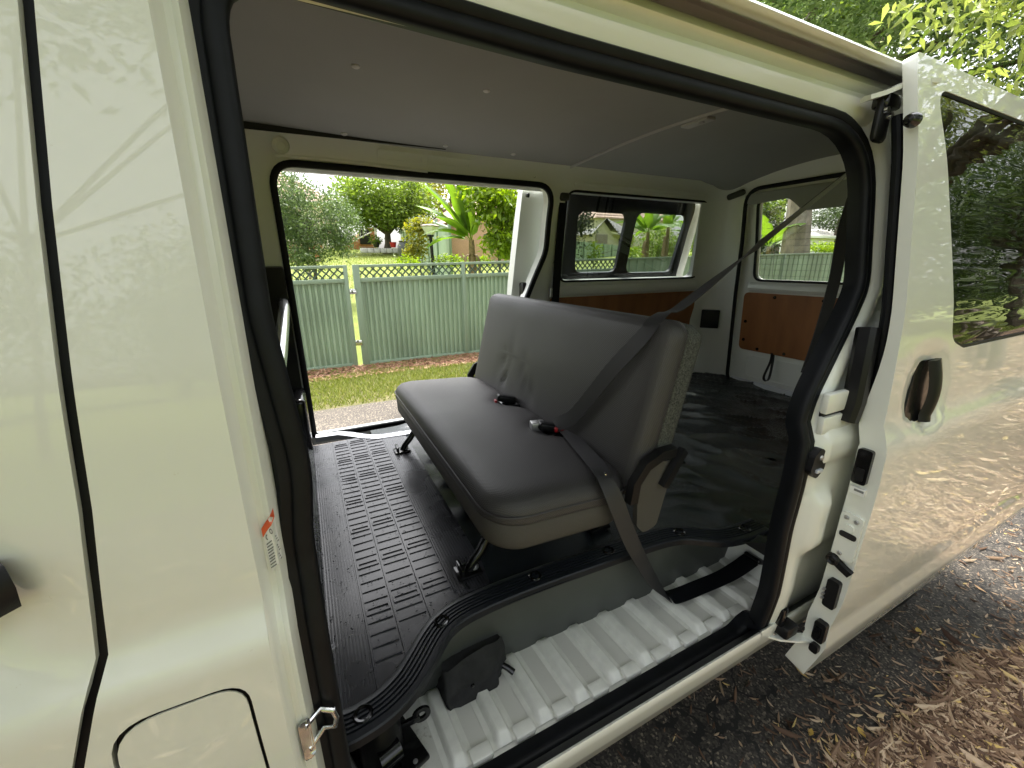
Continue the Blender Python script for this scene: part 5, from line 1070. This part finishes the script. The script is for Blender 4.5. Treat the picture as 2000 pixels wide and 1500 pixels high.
for x, y in lp:
    o = mk('post', *tube([(x, y, -.1), (x + .02, y, .62)], [.09, .08], 10), M['log']); setpar(o, lfe)
for (x0, y0), (x1, y1) in zip(lp[:-1], lp[1:]):
    o = mk('rail', *tube([(x0, y0, .50), ((x0 + x1) / 2, (y0 + y1) / 2, .46), (x1, y1, .50)], .055, 10), M['log']); setpar(o, lfe)
# ================================================================== yard objects and buildings
M['brick'] = mat('orange_brick', (.36, .15, .07), .85, noise_s=25, amt=.2, bump=.4, bump_s=60)
M['salmon'] = mat('salmon_brick', (.50, .30, .19), .85, noise_s=25, amt=.12)
M['mortar'] = mat('mortar', (.45, .40, .34), .9)
M['tile'] = mat('terracotta_tile', (.44, .30, .24), .8, noise_s=6, amt=.25)
M['greytile'] = mat('grey_tile', (.17, .16, .155), .8, noise_s=6, amt=.25)
M['cream'] = mat('cream_render', (.62, .58, .44), .8, noise_s=4, amt=.06); M['white'] = mat('white_wall', (.75, .76, .76), .6)
M['darkvoid'] = mat('dark_interior', (.012, .011, .010), .9); M['timber'] = mat('grey_timber', (.30, .26, .21), .85, noise_s=18, amt=.25)
M['pale'] = mat('pale_stone', (.52, .50, .46), .85, noise_s=12, amt=.15)
lamp = empty('garden_lamp', 'black garden lamp post with a pale flared lantern behind the lattice fence', 'lamp', loc=gb(AT(848, 515, 9)))
a = AT(848, 515, 9); t_ = AT(841, 462, 9)
fadd(lamp, 'post', tube([(a.x, 9, gz(a.x, 9)), (t_.x, 9, t_.z)], [.042, .034], 12), 'gloss')
M['lampglass'] = mat('lamp_glass', (.72, .72, .66), .3)
fadd(lamp, 'collar', lathe([(.0, .03), (.075, .03), (.075, 0), (.03, -.02)], 16, (t_.x, 9, t_.z)), 'gloss')
fadd(lamp, 'lantern', lathe([(.075, .03), (.19, .19), (.185, .20), (0, .20)], 4, (t_.x, 9, t_.z)), 'lampglass')
fadd(lamp, 'lantern_cap', lathe([(.20, .195), (.205, .215), (.14, .24), (0, .25)], 4, (t_.x, 9, t_.z)), 'timber')
def hip(par, x0, x1, y0, y1, z0, h, m, ridge, name='roof', rows=12, over=.3):
    xa, xb, ya, yb = x0 - over, x1 + over, y0 - over, y1 + over; ym = (ya + yb) / 2; rx0, rx1 = xa + ridge, xb - ridge
    V = [(xa, ya, z0), (xb, ya, z0), (xb, yb, z0), (xa, yb, z0), (rx0, ym, z0 + h), (rx1, ym, z0 + h)]
    o = fadd(par, name, (V, [(0, 1, 5, 4), (1, 2, 5), (2, 3, 4, 5), (3, 0, 4), (3, 2, 1, 0)]), m)
    for i in range(rows):   # tile courses on the two faces towards the road
        t = (i + .2) / rows; e = (i + 1.05) / rows
        q = lambda s, u: (xa + (rx0 - xa) * s + ((xb - xa) - (xb - rx1 + rx0 - xa) * s) * u, ya + (ym - ya) * s, z0 + h * s)
        A, B, C_, D = q(t, 0), q(t, 1), q(e, 1), q(e, 0)
        fadd(par, 'tile_course', ([(A[0], A[1] - .02, A[2] + .055), (B[0], B[1] - .02, B[2] + .055), (C_[0], C_[1], C_[2] + .02), (D[0], D[1], D[2] + .02), (A[0], A[1], A[2] - .01), (B[0], B[1], B[2] - .01)], [(0, 1, 2, 3), (4, 5, 1, 0)]), m)
    return o
def house(label, name, x0, x1, y0, y1, z0, z1, wall): 
    h = empty(name, label, 'house', loc=((x0 + x1) / 2, y0, z0)); fadd(h, 'wall', box(((x0 + x1) / 2, (y0 + y1) / 2, (z0 + z1) / 2), (x1 - x0, y1 - y0, z1 - z0)), wall); return h
h1 = house('house with a pale terracotta tiled hip roof behind the drooping tree', 'brick_house', -5, 2.3, 28, 36, 1.5, 4.7, 'cream')
hip(h1, -5, 2.3, 28, 36, 4.7, 2.5, 'tile', 3.6)
fadd(h1, 'window', box((.2, 27.98, 3.4), (1.6, .08, 1.2), .02), 'darkvoid'); fadd(h1, 'gutter', box((-1.35, 27.66, 4.72), (8, .12, .12), .02), 'pale')
fadd(h1, 'antenna', MB().add(tube([(3.1, 31, 6.2), (3.1, 31, 8.6)], .025, 6)).V and tube([(2.0, 31, 6.6), (2.0, 31, 8.4)], .025, 6), 'steel')
# brick outbuilding with outdoor stairs
bs = empty('brick_stair_block', 'orange brick garden block with a stair railing and a dark doorway beyond the lawn', 'outbuilding', loc=AT(702, 488, 24.5))
p0, p1 = AT(676, 488, 24.5), AT(738, 488, 24.5); pt_ = AT(710, 445, 24.5); zb = p0.z - .1
fadd(bs, 'wall', ([(p0.x, 24.5, zb), (p1.x, 24.5, zb), (p1.x, 24.5, pt_.z), (AT(716, 446, 24.5).x, 24.5, pt_.z), (p0.x, 24.5, AT(680, 482, 24.5).z), (p0.x, 27, zb), (p1.x, 27, zb), (p1.x, 27, pt_.z), (AT(716, 446, 24.5).x, 27, pt_.z), (p0.x, 27, AT(680, 482, 24.5).z)], [(0, 1, 2, 3, 4), (5, 9, 8, 7, 6), (1, 6, 7, 2), (2, 7, 8, 3), (3, 8, 9, 4), (4, 9, 5, 0)]), 'brick')
for i in range(9):
    z = zb + .12 + i * .135; fadd(bs, 'mortar_course', box(((p0.x + p1.x) / 2 + .25 + .09 * i, 24.49, z), (p1.x - p0.x - .5 - .19 * i if p1.x - p0.x - .5 - .19 * i > .2 else .2, .01, .014)), 'mortar')
d0, d1 = AT(704, 477, 24.4), AT(722, 448, 24.4); fadd(bs, 'doorway', box(((d0.x + d1.x) / 2, 24.46, (d0.z + d1.z) / 2), (d1.x - d0.x, .06, d1.z - d0.z), .02), 'darkvoid')
for i in range(15):
    q = AT(636 + i * 5.6, 487 - i * 2.9, 24.2); fadd(bs, 'baluster', box((q.x, 24.2, q.z), (.03, .03, .42)), 'pale')
q0, q1 = AT(634, 481, 24.2), AT(724, 437, 24.2)
for dz in (0, -.42): fadd(bs, 'handrail', tube([q0 + Vector((0, 0, dz)), q1 + Vector((0, 0, dz))], .035, 6), 'pale')
fadd(bs, 'porch_post', box((AT(735, 470, 24.2).x, 24.2, AT(735, 465, 24.2).z), (.10, .10, 1.6)), 'pale')
pb = AT(745, 488, 19.5); pln = empty('planter_bed', 'low pale stone planter under the round tree', 'planter', loc=pb)
for i in range(7): fadd(pln, 'stone', box((pb.x - .75 + i * .27, 19.5, pb.z - .03), (.26, .3, .20), .03, Matrix.Rotation(RAD(rr.uniform(-4, 4)), 3, 'Z')), 'pale')
for px, m, nm, lb in ((735, 'lf_mid', 'potted_plant', 'small green potted plant standing on the stone planter'), (768, 'red', 'flower_pot', 'small dark red flower pot at the right end of the stone planter')):
    q = AT(px, 481, 19.4); e = empty(nm, lb, 'pot plant' if nm[0] == 'p' else 'pot', loc=q)
    fadd(e, 'pot', lathe([(0, 0), (.11, 0), (.15, .22), (.13, .22), (.0, .18)], 14, (q.x, q.y, q.z - .05)), 'gloss' if m != 'red' else 'red')
    if m != 'red': crown(e, 250, [(q.x, q.y, q.z + .28, .22, .2, .16)], .12, 'lf_mid', clump=.05, name='foliage')
q = AT(789, 487, 17); e = empty('garden_pot', 'large dark round garden pot beside the side fence', 'pot', loc=q); fadd(e, 'pot_body', lathe([(0, -.35), (.16, -.35), (.24, -.1), (.24, .12), (.16, .26), (.18, .30), (0, .28)], 20, q), 'riser'); fadd(e, 'pot_rim', lathe([(.15, .26), (.19, .30), (.15, .32)], 20, q), 'gloss')
# clutter under the drooping tree
q = AT(588, 488, 12); e = empty('timber_stack', 'reddish stack of timber and crates under the drooping tree', 'timber stack', loc=q)
for i in range(5): fadd(e, 'plank', box((q.x + rr.uniform(-.05, .05), 12 + .1 * i, q.z - .25 + i * .11), (.95, .12, .09), .01), 'brick' if i % 2 else 'timber')
q = AT(600, 500, 10.5); e = empty('garden_stake', 'thin grey garden stake under the drooping tree', 'stake', loc=q); fadd(e, 'stake', tube([q + Vector((0, 0, -.5)), q + Vector((.03, 0, .55))], .03, 8), 'timber')
# side fence between the yards, running back from the road
for i in range(8):
    y0 = 9.2 + i * 1.9; y1 = y0 + 1.9; xa = float(np.interp(y0, [9, 24], [3.05, 5.25])); xb = float(np.interp(y1, [9, 24], [3.05, 5.25])); za, zb_ = gz(xa, y0), gz(xb, y1)
    fadd(fn3, 'corrugated_sheet', grid(lambda t, k: (xa + (xb - xa) * t - (.02 if int(t * 40) % 4 < 2 else 0), y0 + (y1 - y0) * t, (za + (zb_ - za) * t) - .1 + k * 1.55), lin(0, 1, 41), [0, 1]), 'fence')
    fadd(fn3, 'post', box((xa - .03, y0, za + .75), (.06, .06, 1.6), .004), 'trimgreen')
    fadd(fn3, 'top_rail', tube([(xa - .02, y0, za + 1.46), (xb - .02, y1, zb_ + 1.46)], .03, 6), 'trimgreen')
# brick house on the right, close
q0, q1 = AT(955, 515, 14), AT(1060, 515, 14)
h2 = house('salmon brick house wall and tiled roof behind the bright green tree', 'brick_house', q0.x, q1.x - .6, 14, 22, .8, AT(960, 418, 14).z, 'salmon')
zt = AT(960, 418, 14).z; hip(h2, q0.x, q1.x - .6, 14, 22, zt, 1.3, 'tile', 1.2)
for i in range(16): fadd(h2, 'mortar_course', box(((q0.x + q1.x - .6) / 2, 13.99, .9 + i * .14), (q1.x - q0.x - .6, .012, .016)), 'mortar')
fadd(h2, 'window', box((q0.x + 1.2, 13.98, 2.0), (1.1, .06, .9), .02), 'darkvoid')
# cream garage with a grey gable roof
g0, g1 = AT(1158, 470, 21), AT(1195, 470, 21); zt = AT(1195, 456, 21).z; zr = AT(1177, 431, 21).z; zb = gz(g0.x, 21)
ga = empty('garage', 'cream garage with a grey tiled gable roof, seen through the quarter window', 'garage', loc=(g0.x, 21, zb)); xm = (g0.x + g1.x) / 2
fadd(ga, 'wall', ([(g0.x, 21, zb), (g1.x, 21, zb), (g1.x, 21, zt), (xm, 21, zr), (g0.x, 21, zt), (g0.x, 30, zb), (g1.x + 4.5, 24, zb), (g1.x + 4.5, 24, zt), (xm + 4, 28, zr), (g0.x, 30, zt)], [(0, 1, 2, 3, 4), (1, 6, 7, 2), (0, 4, 9, 5)]), 'cream')
fadd(ga, 'roof', ([(g0.x - .3, 20.7, zt - .1), (xm, 20.7, zr + .12), (g1.x + .3, 20.7, zt - .1), (g1.x + 5.2, 23.6, zt - .1), (xm + 4, 27, zr + .12), (g0.x, 30, zt)], [(1, 2, 3, 4), (0, 1, 4, 5)]), 'greytile')
for i in range(7):
    t = (i + .4) / 7; A = Vector((xm, 20.68, zr + .14)).lerp(Vector((g1.x + .3, 20.68, zt - .08)), t); B = Vector((xm + 4, 26.98, zr + .14)).lerp(Vector((g1.x + 5.2, 23.58, zt - .08)), t); fadd(ga, 'tile_course', tube([A, B], .035, 5), 'greytile')
fadd(ga, 'roller_door', box((xm - .1, 20.97, (zb + zt) / 2), ((g1.x - g0.x) * .62, .06, (zt - zb) * .85), .02), 'timber')
for k in (0.35, .7): fadd(ga, 'window', box((g1.x + 4.5 * k, 21 + 3 * k - .03, zt - .6), (.8, .06, .8), .02, Matrix.Rotation(math.atan2(3, 4.5), 3, 'Z')), 'darkvoid')
hb = house('tall cream house with a red roof rising behind the garage', 'cream_house', 26, 36, 34, 42, 2, AT(1150, 425, 34).z, 'cream'); hip(hb, 26, 36, 34, 42, AT(1150, 425, 34).z, 3, 'tile', 3.5)
# neighbour fence seen in the quarter window
fq = empty('steel_fence', 'light green steel fence running towards the garage behind the quarter window', 'fence', loc=(9, 12, 1))
qa, qb = AT(1118, 470, 14), AT(1210, 480, 17)
for i in range(5):
    A = qa.lerp(qb, i / 5); B = qa.lerp(qb, (i + 1) / 5); fadd(fq, 'steel_sheet', ([A + Vector((0, 0, -1.6)), B + Vector((0, 0, -1.6)), B, A], [(0, 1, 2, 3)]), 'fence'); fadd(fq, 'post', tube([A + Vector((0, -.03, -1.6)), A + Vector((0, -.03, .02))], .04, 6), 'trimgreen')
# long white building far behind the tailgate window
w0, w1 = AT(1575, 476, 20), AT(1700, 476, 20); wt = AT(1600, 462, 20).z
wbld = empty('white_building', 'long low white building with a pale tiled roof beyond the rear fence', 'building', loc=(w0.x, 20, 2)); fadd(wbld, 'wall', box(((w0.x + w1.x) / 2 + 4, 22, (1 + wt) / 2), (w1.x - w0.x + 8, 4, wt - 1)), 'white')
fadd(wbld, 'roof', ([(w0.x - .4, 19.6, wt), (w1.x + 9, 19.6, wt), (w1.x + 9, 22, wt + .75), (w0.x - .4, 22, wt + .75), (w0.x - .4, 24, wt), (w1.x + 9, 24, wt)], [(0, 1, 2, 3), (3, 2, 5, 4)]), 'pale')
fadd(wbld, 'fascia', box(((w0.x + w1.x) / 2 + 4, 19.6, wt - .05), (w1.x - w0.x + 9, .06, .18)), 'white')
